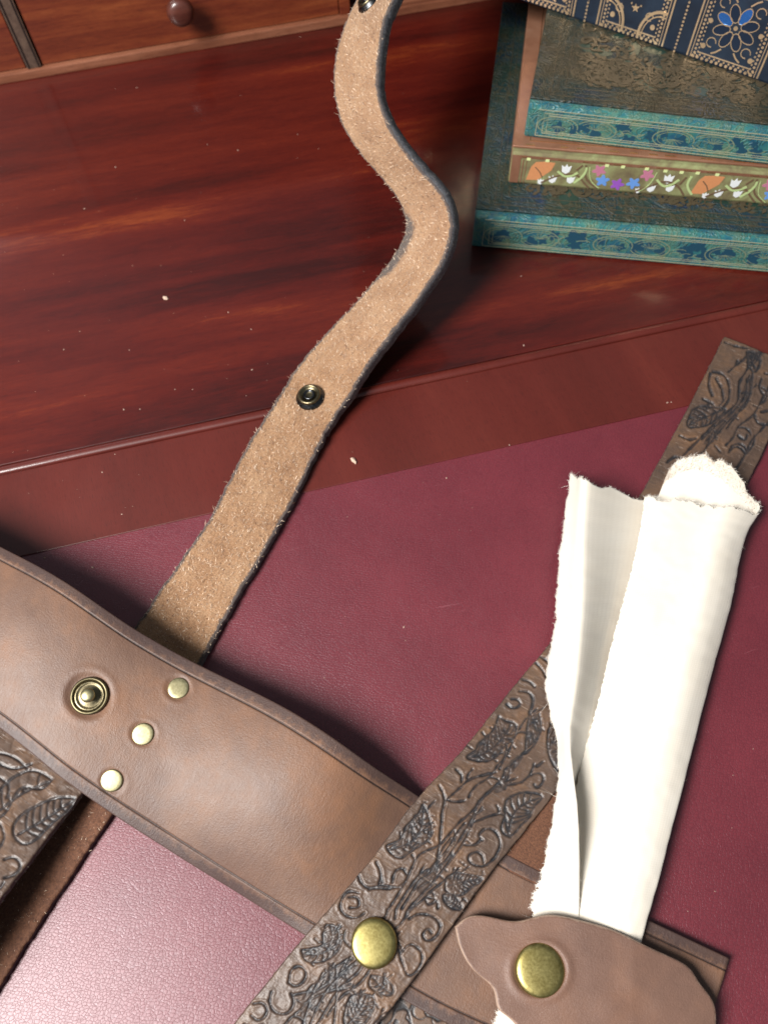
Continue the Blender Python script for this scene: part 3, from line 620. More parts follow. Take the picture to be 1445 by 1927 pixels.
# loose hatching the tool left along the vines and in the hollows
hr = random.Random(21); fy, fx = np.nonzero(R.fill > 0.3)
def tendril(x, y, a, n, cv):
    p = [(x, y)]
    for i in range(n): a += cv*(1+i*.22); x += 5.2*math.cos(a); y += 5.2*math.sin(a); p.append((x, y))
    R.line(p, 2.6); return p[-1], a
for q in range(4):          # fine stems running along the strap between the traced ones
    t0 = hr.uniform(0.0, .75); o0 = hr.uniform(.15, .85); pl = []
    for i in range(9):
        t_ = t0+i*.028; o0 += hr.gauss(0, .02); bl_ = np.array([440+600*t_, 1927-717*t_]); pl.append(tuple(bl_+np.array([165, 120])*o0))
    R.line(pl, 2.2)
    for i in (2, 5, 7): tendril(*pl[i], -0.87+hr.choice((-1, 1))*.7, hr.randint(5, 8), hr.choice((-1, 1))*.16)
for q in range(4):
    o0 = hr.uniform(.2, .95); t0 = hr.uniform(0, .5); pl = []
    for i in range(8):
        t_ = t0+i*.06; o0 += hr.gauss(0, .03); pl.append((1212+150*t_+145*o0, 917-284*t_+65*o0))
    R.line(pl, 2.4)
    for i in (2, 5): tendril(*pl[i], -1.1+hr.choice((-1, 1))*.8, hr.randint(5, 8), hr.choice((-1, 1))*.17)
for _ in range(190):
    k = hr.randrange(len(fx)); x, y = fx[k]/R.k+R.x0, fy[k]/R.k+R.y0; a = hr.gauss(-0.95, .28); l = hr.uniform(8, 26); R.line([(x, y), (x+l*.5*math.cos(a)+hr.gauss(0, 1), y+l*.5*math.sin(a)), (x+l*math.cos(a), y+l*math.sin(a))], hr.uniform(1.0, 1.9))
for _ in range(110):
    k = hr.randrange(len(fx)); x, y = fx[k]/R.k+R.x0+hr.gauss(0, 12), fy[k]/R.k+R.y0+hr.gauss(0, 12); a = hr.gauss(0.75, .2); l = hr.uniform(6, 16); R.line([(x, y), (x+l*math.cos(a), y+l*math.sin(a))], 1.0)
def emb_disp(U, V, pix, wd):
    d, fl = R.get(pix); d = d+2.2*(vnoise(pix[..., 0]*.12, pix[..., 1]*.12, 71)-.4)+1.4*(vnoise(pix[..., 0]*.4, pix[..., 1]*.4, 72)-.5); g = 1-sstep(0.2, 3.2, d)
    D = -0.46*g-0.16*sstep(0.1, 0.4, fl)*(1-g) + 0.16*np.exp(-((d-5.6)/2.0)**2)
    return D+0.22*(vnoise(U*20, V*0.5, 12)-.5)+0.10*(vnoise(U*60, V*1.7, 13)-.5)
def emb_dye(U, V, pix, wd):
    d, fl = R.get(pix); d = d+2.4*(vnoise(pix[..., 0]*.12, pix[..., 1]*.12, 71)-.4); n = vnoise(U*24, V*0.7, 14); w_ = vnoise(U*5, V*0.14, 15); g = 1-sstep(0.6, 3.4+3.5*w_*n, d); return np.clip(np.maximum(g*(0.75+.3*n), fl*(0.5+0.8*n)), 0, 1)
estrap = thing('embossed_strap', 'dark strap embossed with vines and leaves crossing the wide band under a brass snap', 'strap', un(800, 1550, 0))
eL = [(300, 2103, 4.2), (440, 1927, 5.6), (575, 1760, 7.6), (703, 1610, 8.6), (788, 1499, 8.4), (867, 1414, 6.4), (951, 1310, 4.2), (1036, 1207, 3.2), (1124, 1070, 3.0), (1212, 917, 3.0), (1287, 780, 3.0), (1362, 633, 3.2)]
eR = [(470, 2215, 4.2), (604, 2050, 5.6), (737, 1897, 7.4), (866, 1722, 7.8), (953, 1606, 7.2), (1035, 1505, 5.4), (1115, 1400, 4.0), (1195, 1290, 3.2), (1282, 1150, 3.0), (1368, 985, 3.0), (1438, 845, 3.0), (1503, 692, 3.2)]
print('emb width', np.linalg.norm(edges(eL)-edges(eR), axis=1).round(1))
rb_e = ribbon('strap', edges(eL), edges(eR), 2.9, 1150, edge_us(165, 38, 0.8), [M_EMB, M_EDGE, M_FLESH], estrap, crown=0.25, disp=emb_disp, dye=emb_dye, edgew=1.6, rr=0.7, ragged=0.2)
edge_fuzz(rb_e, 500, 'edge_fuzz', M_DARKNAP, estrap, lo=.2, hi=.6)
q, n = at_pix(rb_e, 704, 1775); place('snap_cap', CAP, q+n*0.5, n, M_BRASS, estrap, 64)

# short strap end under it, seen between the embossed strap and the canvas
send = thing('strap_end', 'short rough reddish strap end tucked between embossed strap and canvas', 'strap', un(1000, 1560, 0))
rbs = ribbon('strap', edges([(1120, 1320, 2.2), (1040, 1420, 2.2), (950, 1540, 2.2), (900, 1590, 2.2)]), edges([(1230, 1440, 2.2), (1150, 1530, 2.2), (1060, 1650, 2.2), (1015, 1690, 2.2)]), 2.0, 80, edge_us(40, 34), [M_FLESH, M_EDGE, M_FLESH], send, ragged=.4, disp=lambda U, V, p, w_: 0.5*(vnoise(U*25, V*0.9, 16)-.5))
nap_on(rbs, 900, 'nap', M_NAP, send, wlo=.04, whi=.08)
# dark embossed piece peeping out below the band
def emb2(seed):
    def rel_(U, V, pix, wd):
        x = U*wd; y = V+0*U; a = np.abs(np.sin(x*0.42+2.2*vnoise(x*.16, y*.16, seed)*3)+np.cos(y*0.36+vnoise(x*.2, y*.2, seed+1)*6)*0.8); b = np.abs(vnoise(x*.35, y*.35, seed+2)-.5)*2
        return np.minimum(a*2.2, b*5.0)
    return (lambda U, V, p, w_: -0.55*(1-sstep(0.15, 0.7, rel_(U, V, p, w_)))), (lambda U, V, p, w_: 0.95*(1-sstep(0.25, 0.95, rel_(U, V, p, w_))))
d2, y2 = emb2(31)
pce = thing('embossed_strap_end', 'small dark embossed strap end under the lower edge of the wide band', 'strap', un(780, 1930, 0))
ribbon('strap', edges([(650, 1790, 1.1), (800, 1888, 1.1), (950, 1962, 1.1)]), edges([(600, 1925, 1.1), (745, 2020, 1.1), (880, 2090, 1.1)]), 1.05, 160, edge_us(90, 34), [M_EMB, M_EDGE, M_FLESH], pce, disp=lambda *a_: .5*d2(*a_), dye=y2)

# folded embossed strap at the lower left
fold = thing('folded_strap', 'folded embossed strap, its worn tooled face above a shadowed suede inner layer', 'strap', un(60, 1650, 0))
tl = [(150, 1330, 7.5), (60, 1440, 9.5), (-60, 1590, 12), (-190, 1750, 15), (-300, 1900, 17)]
tl = [(a-190, b-130, z) for a, b, z in tl]; tr = [(290, 1310, 6), (220, 1405, 8), (146, 1504, 11.5), (70, 1602, 16), (0, 1695, 20), (-100, 1830, 23), (-200, 1970, 23)]
tL = [(a-185, b-133, z) for a, b, z in tr]
Rr = Relief(-250, 1200, 260, 2000, 1.6)
def D7(*p): return T(p, 0, 1360, 2.33)
Rr.leaf(D7((330,330),(250,330),(150,370),(80,420),(60,480),(100,530),(160,510),(230,440),(300,380)), D7((320,340),(200,420),(80,490)), 6, .4)
Rr.leaf(D7((230,250),(170,290),(110,280),(60,330),(20,400),(-30,420),(-20,330),(60,240),(150,210)), D7((220,255),(100,310),(-20,400)), 6, .4)
for L_ in [D7((20,600),(60,590),(90,620),(70,660),(20,680)), D7((0,180),(60,200),(140,180)), D7((-20,130),(60,150),(120,200)), D7((0,440),(20,500),(-10,560)), D7((-60,700),(-10,730),(20,700)), D7((0,240),(40,280),(30,330)), D7((-100,500),(-40,620),(-120,700))]: Rr.line(L_, 3)
def f_disp(U, V, pix, wd):
    d, fl = Rr.get(pix); g = 1-sstep(.4, 3.2, d); x = U*wd
    cr = np.abs(vnoise(x*.55, V*.35, 41)-.5)*2
    return -0.55*g-.2*fl*(1-g)-0.22*(1-sstep(0.0, 0.22, cr))+0.3*(vnoise(U*16, V*.5, 42)-.5)
def f_dye(U, V, pix, wd):
    d, fl = Rr.get(pix); n = vnoise(U*24, V*.7, 44); return np.clip(np.maximum((1-sstep(.8, 4+2*n, d))*.85, fl*(.3+.5*n)), 0, 1)
rb_f = ribbon('upper_layer', edges(tL[::-1]), edges(tr[::-1]), 2.8, 300, edge_us(110, 40), [M_EMB, M_EDGE, M_FLESH], fold, disp=f_disp, dye=f_dye, edgew=1.2, ragged=.25)
br = [(268, 1455, 3.2), (206, 1541, 3.2), (120, 1668, 3.2), (9, 1840, 3.2), (-95, 2000, 3.2)]; bL = [(a-185, b-125, z) for a, b, z in br]
rb_f2 = ribbon('lower_layer', edges(bL[::-1]), edges(br[::-1]), 3.0, 220, edge_us(60, 40), [M_FLESH, M_EDGE, M_EDGE], fold, edgew=3.2, ragged=.4, disp=lambda U, V, p, w_: 0.45*(vnoise(U*22, V*.8, 46)-.5))  # suede layer given a darker leather colour to paint in its shade
nap_on(rb_f2, 1500, 'nap', M_NAP, fold); edge_fuzz(rb_f, 300, 'edge_fuzz', M_DARKNAP, fold, sides=(-1,), lo=.2, hi=.7)
# the bend that joins both layers, outside the picture
fa = [(rb_f.base[0, 0], rb_f.base[0, -1]), (rb_f2.base[0, 0], rb_f2.base[0, -1])]
back = -e2*14-e1*8
jl = [fa[0][0]-np.array([0, 0, 1.4]), fa[0][0]+back+np.array([0, 0, -3]), fa[1][0]*0.6+fa[0][0]*.4+back*1.3, fa[1][0]+back*.8+np.array([0, 0, -.8]), fa[1][0]-np.array([0, 0, 1.4])]
jr = [fa[0][1]-np.array([0, 0, 1.4]), fa[0][1]+back+np.array([0, 0, -3]), fa[1][1]*0.6+fa[0][1]*.4+back*1.3, fa[1][1]+back*.8+np.array([0, 0, -.8]), fa[1][1]-np.array([0, 0, 1.4])]
ribbon('bend', jl, jr, 1.6, 40, edge_us(12, 40), [M_FLESH, M_EDGE, M_EMB], fold)

# ------------------------------------------------------------------ canvas
canv = thing('canvas_strip', 'folded cream canvas strip with frayed edges held under the leather tab', 'cloth', un(1200, 1400, 0))
rows = []   # A, B, F, G, heights (zB, zF, zmid, zG), upper-layer lift of the back sheet
def crow(A, B, F, G, zB, zF, zm, zG, z0, back=None):
    A, B, F, G = map(np.array, (A, B, F, G)); l = lambda a, b, t: a*(1-t)+b*t; I0 = np.maximum(F, B)+np.array([14, 4])
    bk = [l(I0, G, .25), l(I0, G, .6), l(I0, G, .93)] if back is None else [np.array(b) for b in back[0]]
    zb = [z0+.3, z0+.3, z0+.6] if back is None else back[1]
    I = F+np.array([12, 4]) if F[0] > B[0]+12 else B+np.array([-14, 6])
    P = [(*A, z0+1.0), (*l(A, B, .5), z0+(zB-z0)*.62), (*B, zB), (*l(B, I, .45), z0+(zB-z0)*.52), (*I, z0+.6), (*bk[0], zb[0]), (*bk[1], zb[1]), (*bk[2], zb[2]), (*G, zG), (*l(F, G, .88), zG+(zm-zG)*.75), (*l(F, G, .6), zm), (*l(F, G, .3), zm*.5+zF*.5+.3), (*F, zF)]
    rows.append(P)
crow((1074,890),(1103,907),(1212,937),(1428,964), 20, 12, 13, 8, 3.8, ([(1262,878),(1325,856),(1392,902)], [6.0, 13.0, 11]))
crow((1064,960),(1099,975),(1206,985),(1404,1003), 20, 12, 13, 7.5, 3.8, ([(1230,965),(1290,925),(1375,965)], [4.2, 7.5, 8.0]))
crow((1050,1100),(1095,1110),(1178,1110),(1374,1130), 20, 11.5, 12.5, 6.5, 3.8)
crow((1042,1200),(1088,1210),(1150,1215),(1341,1250), 19.5, 11, 12, 6.0, 4.0)
crow((1028,1300),(1078,1310),(1125,1320),(1312,1360), 18.5, 10, 11, 6.0, 4.5)
crow((1050,1400),(1070,1392),(1098,1420),(1286,1460), 17, 8, 10.4, 6.5, 5.0)
crow((1045,1500),(1083,1500),(1078,1520),(1260,1560), 18, 6.8, 10, 7, 5.2)
crow((1022,1630),(1088,1605),(1076,1640),(1233,1665), 15, 6.6, 9.6, 7, 5.2)
crow((1006,1700),(1087,1720),(1076,1740),(1204,1770), 7.2, 6.2, 8.4, 7, 5.0)
crow((975,1810),(1080,1830),(1070,1850),(1180,1880), 7.6, 6.6, 7.4, 6.6, 4.8)
crow((925,1925),(1040,1960),(1030,1980),(1130,2010), 7.4, 6.4, 7.2, 6.4, 4.6)
CW = np.array([[un(*p) for p in r] for r in rows]); NR, NC = CW.shape[:2]
tr_ = np.r_[0, np.cumsum(np.linalg.norm(np.diff(CW.mean(1), axis=0), axis=1))]; tc_ = np.array([0, 4, 8, 12, 17, 27, 37, 46, 51, 55, 66, 77, 88.])
nr, nc = 420, 150
tt = np.linspace(0, tr_[-1], nr); tk = np.linspace(0, tc_[-1], nc)
G1 = np.stack([spline(CW[:, j], t=tr_, tt=tt) for j in range(NC)], 1)
# cross-section: monotone-ish interpolation to avoid overshoot
G2 = np.stack([0.78*spline(G1[i], t=tc_, tt=tk)+0.22*np.stack([np.interp(tk, tc_, G1[i][:, c]) for c in range(3)], -1) for i in range(nr)], 0)
II, JJ = np.mgrid[0:nr, 0:nc]
du = np.gradient(G2, axis=1); dv = np.gradient(G2, axis=0); du /= np.linalg.norm(du, axis=2, keepdims=True)+1e-9; dv /= np.linalg.norm(dv, axis=2, keepdims=True)+1e-9
NN = np.cross(du, dv); NN /= np.linalg.norm(NN, axis=2, keepdims=True)+1e-9
S_ = tt[:, None]+0*G2[..., 0]; K_ = tk[None]+0*S_
# frayed borders: push the border vertices in and out
bj = np.exp(-(tk/1.6)**2)[None]*((vnoise(S_*.25, S_*0+2, 51)-.5)*1.8+(vnoise(S_*.9, S_*0+2, 51)-.5)*1.2+(vnoise(S_*2.6, S_*0+4, 52)-.5)*0.7)
bt = np.exp(-(tt/1.8)**2)[:, None]*((vnoise(K_*.8, K_*0+2, 53)-.5)*3.0+(vnoise(K_*2.2, K_*0+5, 54)-.5)*1.5)
bl = np.exp(-((tk[-1]-tk)/1.2)**2)[None]*((vnoise(S_*1.2, S_*0+8, 55)-.5)*0.5)
G2 = G2+du*(bj+bl)[..., None]-dv*bt[..., None]
# left lip: the lip's ridge becomes a torn edge in the lower half
G2 = G2+NN*(0.5*(vnoise(S_*.05, K_*.10, 56)-.5)+0.22*(vnoise(S_*.3, K_*.3, 57)-.5))[..., None]
TH = 0.75
Vt = G2+NN*TH/2; Vb = G2-NN*TH/2; V = np.concatenate([Vt.reshape(-1, 3), Vb.reshape(-1, 3)]); F = []; o_ = nr*nc
for i in range(nr-1):
    for j in range(nc-1):
        a = i*nc+j; F.append([a, a+1, a+nc+1, a+nc]); F.append([o_+a, o_+a+nc, o_+a+nc+1, o_+a+1])
for i in range(nr-1):
    for j in (0, nc-1):
        a = i*nc+j; F.append([a, a+nc, o_+a+nc, o_+a] if j == 0 else [a, o_+a, o_+a+nc, a+nc])
for j in range(nc-1):
    for i in (0, nr-1):
        a = i*nc+j; F.append([a, o_+a, o_+a+1, a+1] if i == 0 else [a, a+1, o_+a+1, o_+a])
suv = np.stack([K_, S_, 0*K_], -1).reshape(-1, 3)
mesh_obj('cloth', rel(canv, V), F, M_CANVAS, canv, True, None, {'suv': np.r_[suv, suv]})
def fray(idx, jdx, outv, name, cnt, lo, hi):
    k = rng.integers(0, len(idx), cnt); i = idx[k]; j = jdx[k]; p = G2[i, j]; nn = NN[i, j]; od = outv[i, j]
    tg = np.cross(nn, od); d = od*rng.uniform(.3, 1, (cnt, 1))+tg*rng.normal(0, .8, (cnt, 1))+nn*rng.normal(.1, .45, (cnt, 1)); d /= np.linalg.norm(d, axis=1, keepdims=True)
    fibres(name, p+nn*rng.normal(0, .25, (cnt, 1)), d, nn, rng.uniform(lo, hi, cnt), rng.uniform(.05, .10, cnt), rng.random(cnt)**.5, M_THREAD, canv, bend=.45)
ai = np.arange(nr); aj = np.arange(nc)
fray(ai, 0*ai, -du, 'fray', 3000, .25, .85)
fray(0*aj, aj, -dv, 'fray', 3600, .3, 1.1)
M_TAN = nap_mat('tan_fibre', (0.26, 0.15, 0.085), (0.66, 0.50, 0.37))
n_ = 5200; jj_ = rng.integers(np.abs(tk-25).argmin(), np.abs(tk-50).argmin(), n_); ii_ = rng.integers(0, 14, n_)
dd_ = NN[ii_, jj_]*rng.normal(-.7, .6, (n_, 1))-dv[ii_, jj_]*rng.uniform(0, .9, (n_, 1))+du[ii_, jj_]*rng.normal(0, .7, (n_, 1)); dd_ /= np.linalg.norm(dd_, axis=1, keepdims=True)
fibres('inner_fuzz', G2[ii_, jj_], dd_, du[ii_, jj_], rng.uniform(.5, 1.5, n_), rng.uniform(.06, .14, n_), rng.random(n_), M_TAN, canv, bend=.5)
fray(ai, 0*ai, -du, 'loose_threads', 34, 1.8, 5.0); fray(0*aj, aj, -dv, 'loose_threads', 26, 1.5, 4.0); fray(ai, 0*ai+np.abs(tk-51).argmin(), du, 'loose_threads', 10, 1.5, 4)
jB = np.abs(tk-8).argmin(); low = ai[int(nr*.50):]
fray(low, 0*low+jB, du, 'fray', 700, .3, .9)
fray(ai, 0*ai+np.abs(tk-51).argmin(), du, 'fray', 300, .2, .5)

# ------------------------------------------------------------------ leather tab
tab = thing('leather_tab', 'smooth brown pointed leather tab with round brass snap clamping the canvas', 'leather tab', un(1100, 1830, 0))
out = [(856, 1744), (884, 1724), (930, 1727), (975, 1733), (1025, 1722), (1090, 1731), (1160, 1752), (1230, 1786), (1296, 1820), (1316, 1848), (1342, 1884), (1348, 1930), (1330, 2000), (1250, 2060), (1120, 2070), (1020, 2010), (985, 1950), (955, 1914), (936, 1896), (928, 1862), (895, 1830), (866, 1785)]
ctr = np.array([1085, 1868.]); op = np.array(out, float)
o2 = spline(np.r_[op, op[:1]], 361)[:-1]; no = 360
ks = np.r_[np.linspace(0.02, 0.955, 70), [0.965, .975, .983, .989, .994, .998, 1.0]]
Z = []; PX = o2[None]*ks[:, None, None]+ctr*(1-ks[:, None, None])
def tab_z(x, y):
    z = 10.4+0.9*np.exp(-(((x-1110)/90)**2+((y-1800)/110)**2))
    z = z-0.013*np.maximum(0, x-1190)-0.006*np.maximum(0, 960-x)-0.012*np.maximum(0, y-1900)
    r = np.hypot((x-1015)/5.6, (y-1827)/5.6)
    return z-1.4*(1-sstep(6.6, 9.6, r))+0.35*np.exp(-((r-10.0)/1.5)**2)+0.5*(vnoise(x*.02, y*.02, 61)-.5)
zz = tab_z(PX[..., 0], PX[..., 1])
em = (1-ks)[:, None]*np.linalg.norm(o2-ctr, axis=1)[None]/5.8
rr = 1.0; drop = np.where(em < rr, rr-np.sqrt(np.maximum(0, rr**2-(rr-em)**2)), 0)
Vt = np.array([[un(x, y, z) for (x, y), z in zip(a, b)] for a, b in zip(PX, zz)]); Vt[..., 2] -= drop
Vb = Vt[[-1]].copy(); Vb[..., 2] = (zz-2.6)[-1]; Vc = Vt[[0]].copy(); Vc[..., 2] -= 2.6
AV = np.concatenate([Vt, Vb, Vc]).reshape(-1, 3); F = []; MI = []; nk = len(ks)
for i in range(nk+1):
    for j in range(no):
        F.append([i*no+j, i*no+(j+1) % no, (i+1)*no+(j+1) % no, (i+1)*no+j][::-1]); MI.append(0 if i < nk-1 else 1)
F.append(list(range(no))); MI.append(0); F.append(list(range((nk+1)*no, (nk+2)*no))[::-1]); MI.append(1)
eatt = np.r_[(1-np.clip(em/1.5, 0, 1)).ravel(), np.zeros(2*no)]
mesh_obj('leather', rel(tab, AV), F, [M_TAB, M_EDGE_TAN], tab, True, MI, {'edge': eatt, 'dye': np.zeros(len(AV)), 'suv': np.c_[AV[:, 0], AV[:, 1], AV[:, 2]*0]})
q = un(1015, 1825, tab_z(np.array(1015.), np.array(1827.))); place('snap_cap', [(r*1.05, z) for r, z in CAP], q+np.array([0, 0, .35]), (-0.03, -0.02, 1), M_BRASS, tab, 64)

# ------------------------------------------------------------------ books
class Frame: pass
def book(name, label, px0, px1, z, h, length, depth, m_cover, m_spine, flip=False):
    P0 = un(*px0, z); P1 = un(*px1, z); a = P1-P0; a[2] = 0; a /= np.linalg.norm(a); b = np.array([-a[1], a[0], 0])
    if flip: P0 = P1-a*length
    root = thing(name, label, 'book', P0, math.atan2(a[1], a[0]), 'stacked books')
    bt = 2.6
    def part(nm, m, *g, bev=.5): V, F = box_mesh(*g, bev=bev, seg=3); return mesh_obj(nm, V, F, m, root, False)
    fc = part('front_cover', m_cover, 0, length, 5.5, depth, h-bt, h, bev=.6)
    part('back_cover', m_cover, 0, length, 5.5, depth, 0, bt, bev=.6)
    part('page_block', M_PAGES, 2.5, length-2.5, 3.0, depth-3, bt+.02, h-bt-.02, bev=.2)
    # rounded spine with a joint groove behind it
    prof = [(4.9, 0.02), (1.6, 0.0), (0.5, .5), (0.05, 1.6), (0, 3), (0, h-3), (.05, h-1.6), (.5, h-.5), (1.6, h), (3.6, h+.1), (4.9, h-.5), (4.9, h-bt), (2.6, h-bt), (2.6, bt), (4.9, bt)]
    V = []; F = []; xs = [0, .25, .7, 1.4, length-1.4, length-.7, length-.25, length]; ins = [.9, .4, .12, 0, 0, .12, .4, .9]
    for x, s in zip(xs, ins): V += [(x, y+(s if y < 2.6 else 0), min(max(zq, s), h+.1-s)) for y, zq in prof]
    k = len(prof)
    for i in range(len(xs)-1):
        for j in range(k): F.append([i*k+j, (i+1)*k+j, (i+1)*k+(j+1) % k, i*k+(j+1) % k][::-1])
    F.append(list(range(k))); F.append(list(range((len(xs)-1)*k, len(xs)*k))[::-1])
    sp = mesh_obj('spine', V, F, m_spine, root, False)
    fr = Frame(); fr.root = root; fr.a, fr.b, fr.P0, fr.h, fr.L, fr.d, fr.spine, fr.cover = a, b, P0, h, length, depth, sp, fc
    def sp_un(px, py):   # pixel -> (x, z) on the spine face
        d = ray(px, py); t = ((P0-C_)@b)/(d@b); q = C_+d*t-P0; return np.array([q@a, q[2]])
    def cv_un(px, py):
        q = un(px, py, z+h)-P0; return np.array([q@a, q@b])
    fr.s, fr.c = sp_un, cv_un
    return fr
class Decal:
    """raised foil / print: thin prisms on the spine (mode s) or front cover (mode c)"""
    def __init__(s, fr, mode, lift=0.10): s.fr, s.mode, s.lift, s.V, s.F, s.counts = fr, mode, lift, [], [], []
    def pt(s, p, l): return (p[0], -l, p[1]) if s.mode == 's' else (p[0], p[1], s.fr.h+l)
    def poly(s, pts):
        pts = [np.asarray(p, float) for p in pts]; n = len(pts)
        ar = sum(pts[i][0]*pts[(i+1) % n][1]-pts[(i+1) % n][0]*pts[i][1] for i in range(n))
        if ar < 0: pts = pts[::-1]
        s.counts.append(n); s.lift += .0004; k = len(s.V); s.V += [s.pt(p, -.05) for p in pts]+[s.pt(p, s.lift) for p in pts]
        s.F.append([k+n+i for i in range(n)]); s.F += [[k+i, k+(i+1) % n, k+n+(i+1) % n, k+n+i] for i in range(n)]
    def line(s, pts, wd, smooth=False):
        p = np.asarray(pts, float)
        if smooth and len(p) > 2: p = spline(p, 6*len(p))
        d = np.gradient(p, axis=0); d /= np.linalg.norm(d, axis=1, keepdims=True)+1e-9; nn = np.c_[-d[:, 1], d[:, 0]]*wd/2; l = p+nn; r = p-nn; k = len(s.V); m = len(p); s.lift += .0004
        for i in range(m): s.V += [s.pt(l[i], s.lift), s.pt(r[i], s.lift), s.pt(l[i], -.05), s.pt(r[i], -.05)]
        for i in range(m-1):
            q = k+4*i; s.F += [[q, q+1, q+5, q+4], [q+2, q, q+4, q+6], [q+1, q+3, q+7, q+5]]
    def dot(s, c, r, n=10): s.poly([(c[0]+r*math.cos(2*math.pi*i/n), c[1]+r*math.sin(2*math.pi*i/n)) for i in range(n)])
    def star(s, c, r, n=5, inner=.42): s.poly([(c[0]+(r if i % 2 == 0 else r*inner)*math.cos(math.pi*i/n+.5), c[1]+(r if i % 2 == 0 else r*inner)*math.sin(math.pi*i/n+.5)) for i in range(2*n)])
    def flower(s, c, r, n=5, rot=0):
        s.poly([(c[0]+r*(0.76+.24*math.cos(n*t+rot))*math.cos(t), c[1]+r*(0.76+.24*math.cos(n*t+rot))*math.sin(t)) for t in np.linspace(0, 2*math.pi, n*6, endpoint=False)])
    def done_split(s, name, m):
        vi = 0; fi = 0
        for n in s.counts:
            me = mesh_obj(name, s.V[vi:vi+2*n], [[k-vi for k in f] for f in s.F[fi:fi+n+1]], m, s.fr.spine if s.mode == 's' else s.fr.cover, False); vi += 2*n; fi += n+1
    def done(s, name, m):
        if s.V:
            o = mesh_obj(name, s.V, s.F, m, s.fr.spine if s.mode == 's' else s.fr.cover, False); o['kind'] = 'stuff'; return o
def solve_h(px0, z, top):
    P = un(*px0, z); return min(np.arange(5, 70, .1), key=lambda h: abs(pr(P+np.array([0, 0, h]))[1]-top))
h1 = solve_h((887, 465), 1.2, 406); h2 = solve_h((955, 345), 1.2+h1, 288); h3 = solve_h((985, 258), 1.2+h1+h2, 197)
z2 = 1.2+h1; z3 = z2+h2; z4 = z3+h3
print('book heights', h1, h2, h3)
bk1 = book('teal_book', 'teal blue book with gilt tooling at the bottom of the stack', (887, 465), (1445, 515), 1.2, h1, 215, 178, M_TEAL, M_TEAL_S)
bk2 = book('floral_book', 'copper edged book with small painted flowers along its green spine', (955, 345), (1445, 387), z2, h2, 190, 150, M_ROSE, M_GREENPRINT)
bk3 = book('teal_book', 'teal blue book lying directly on top of the floral spined book', (985, 258), (1445, 312), z3, h3, 190, 145, M_OLIVE, M_TEAL_S)
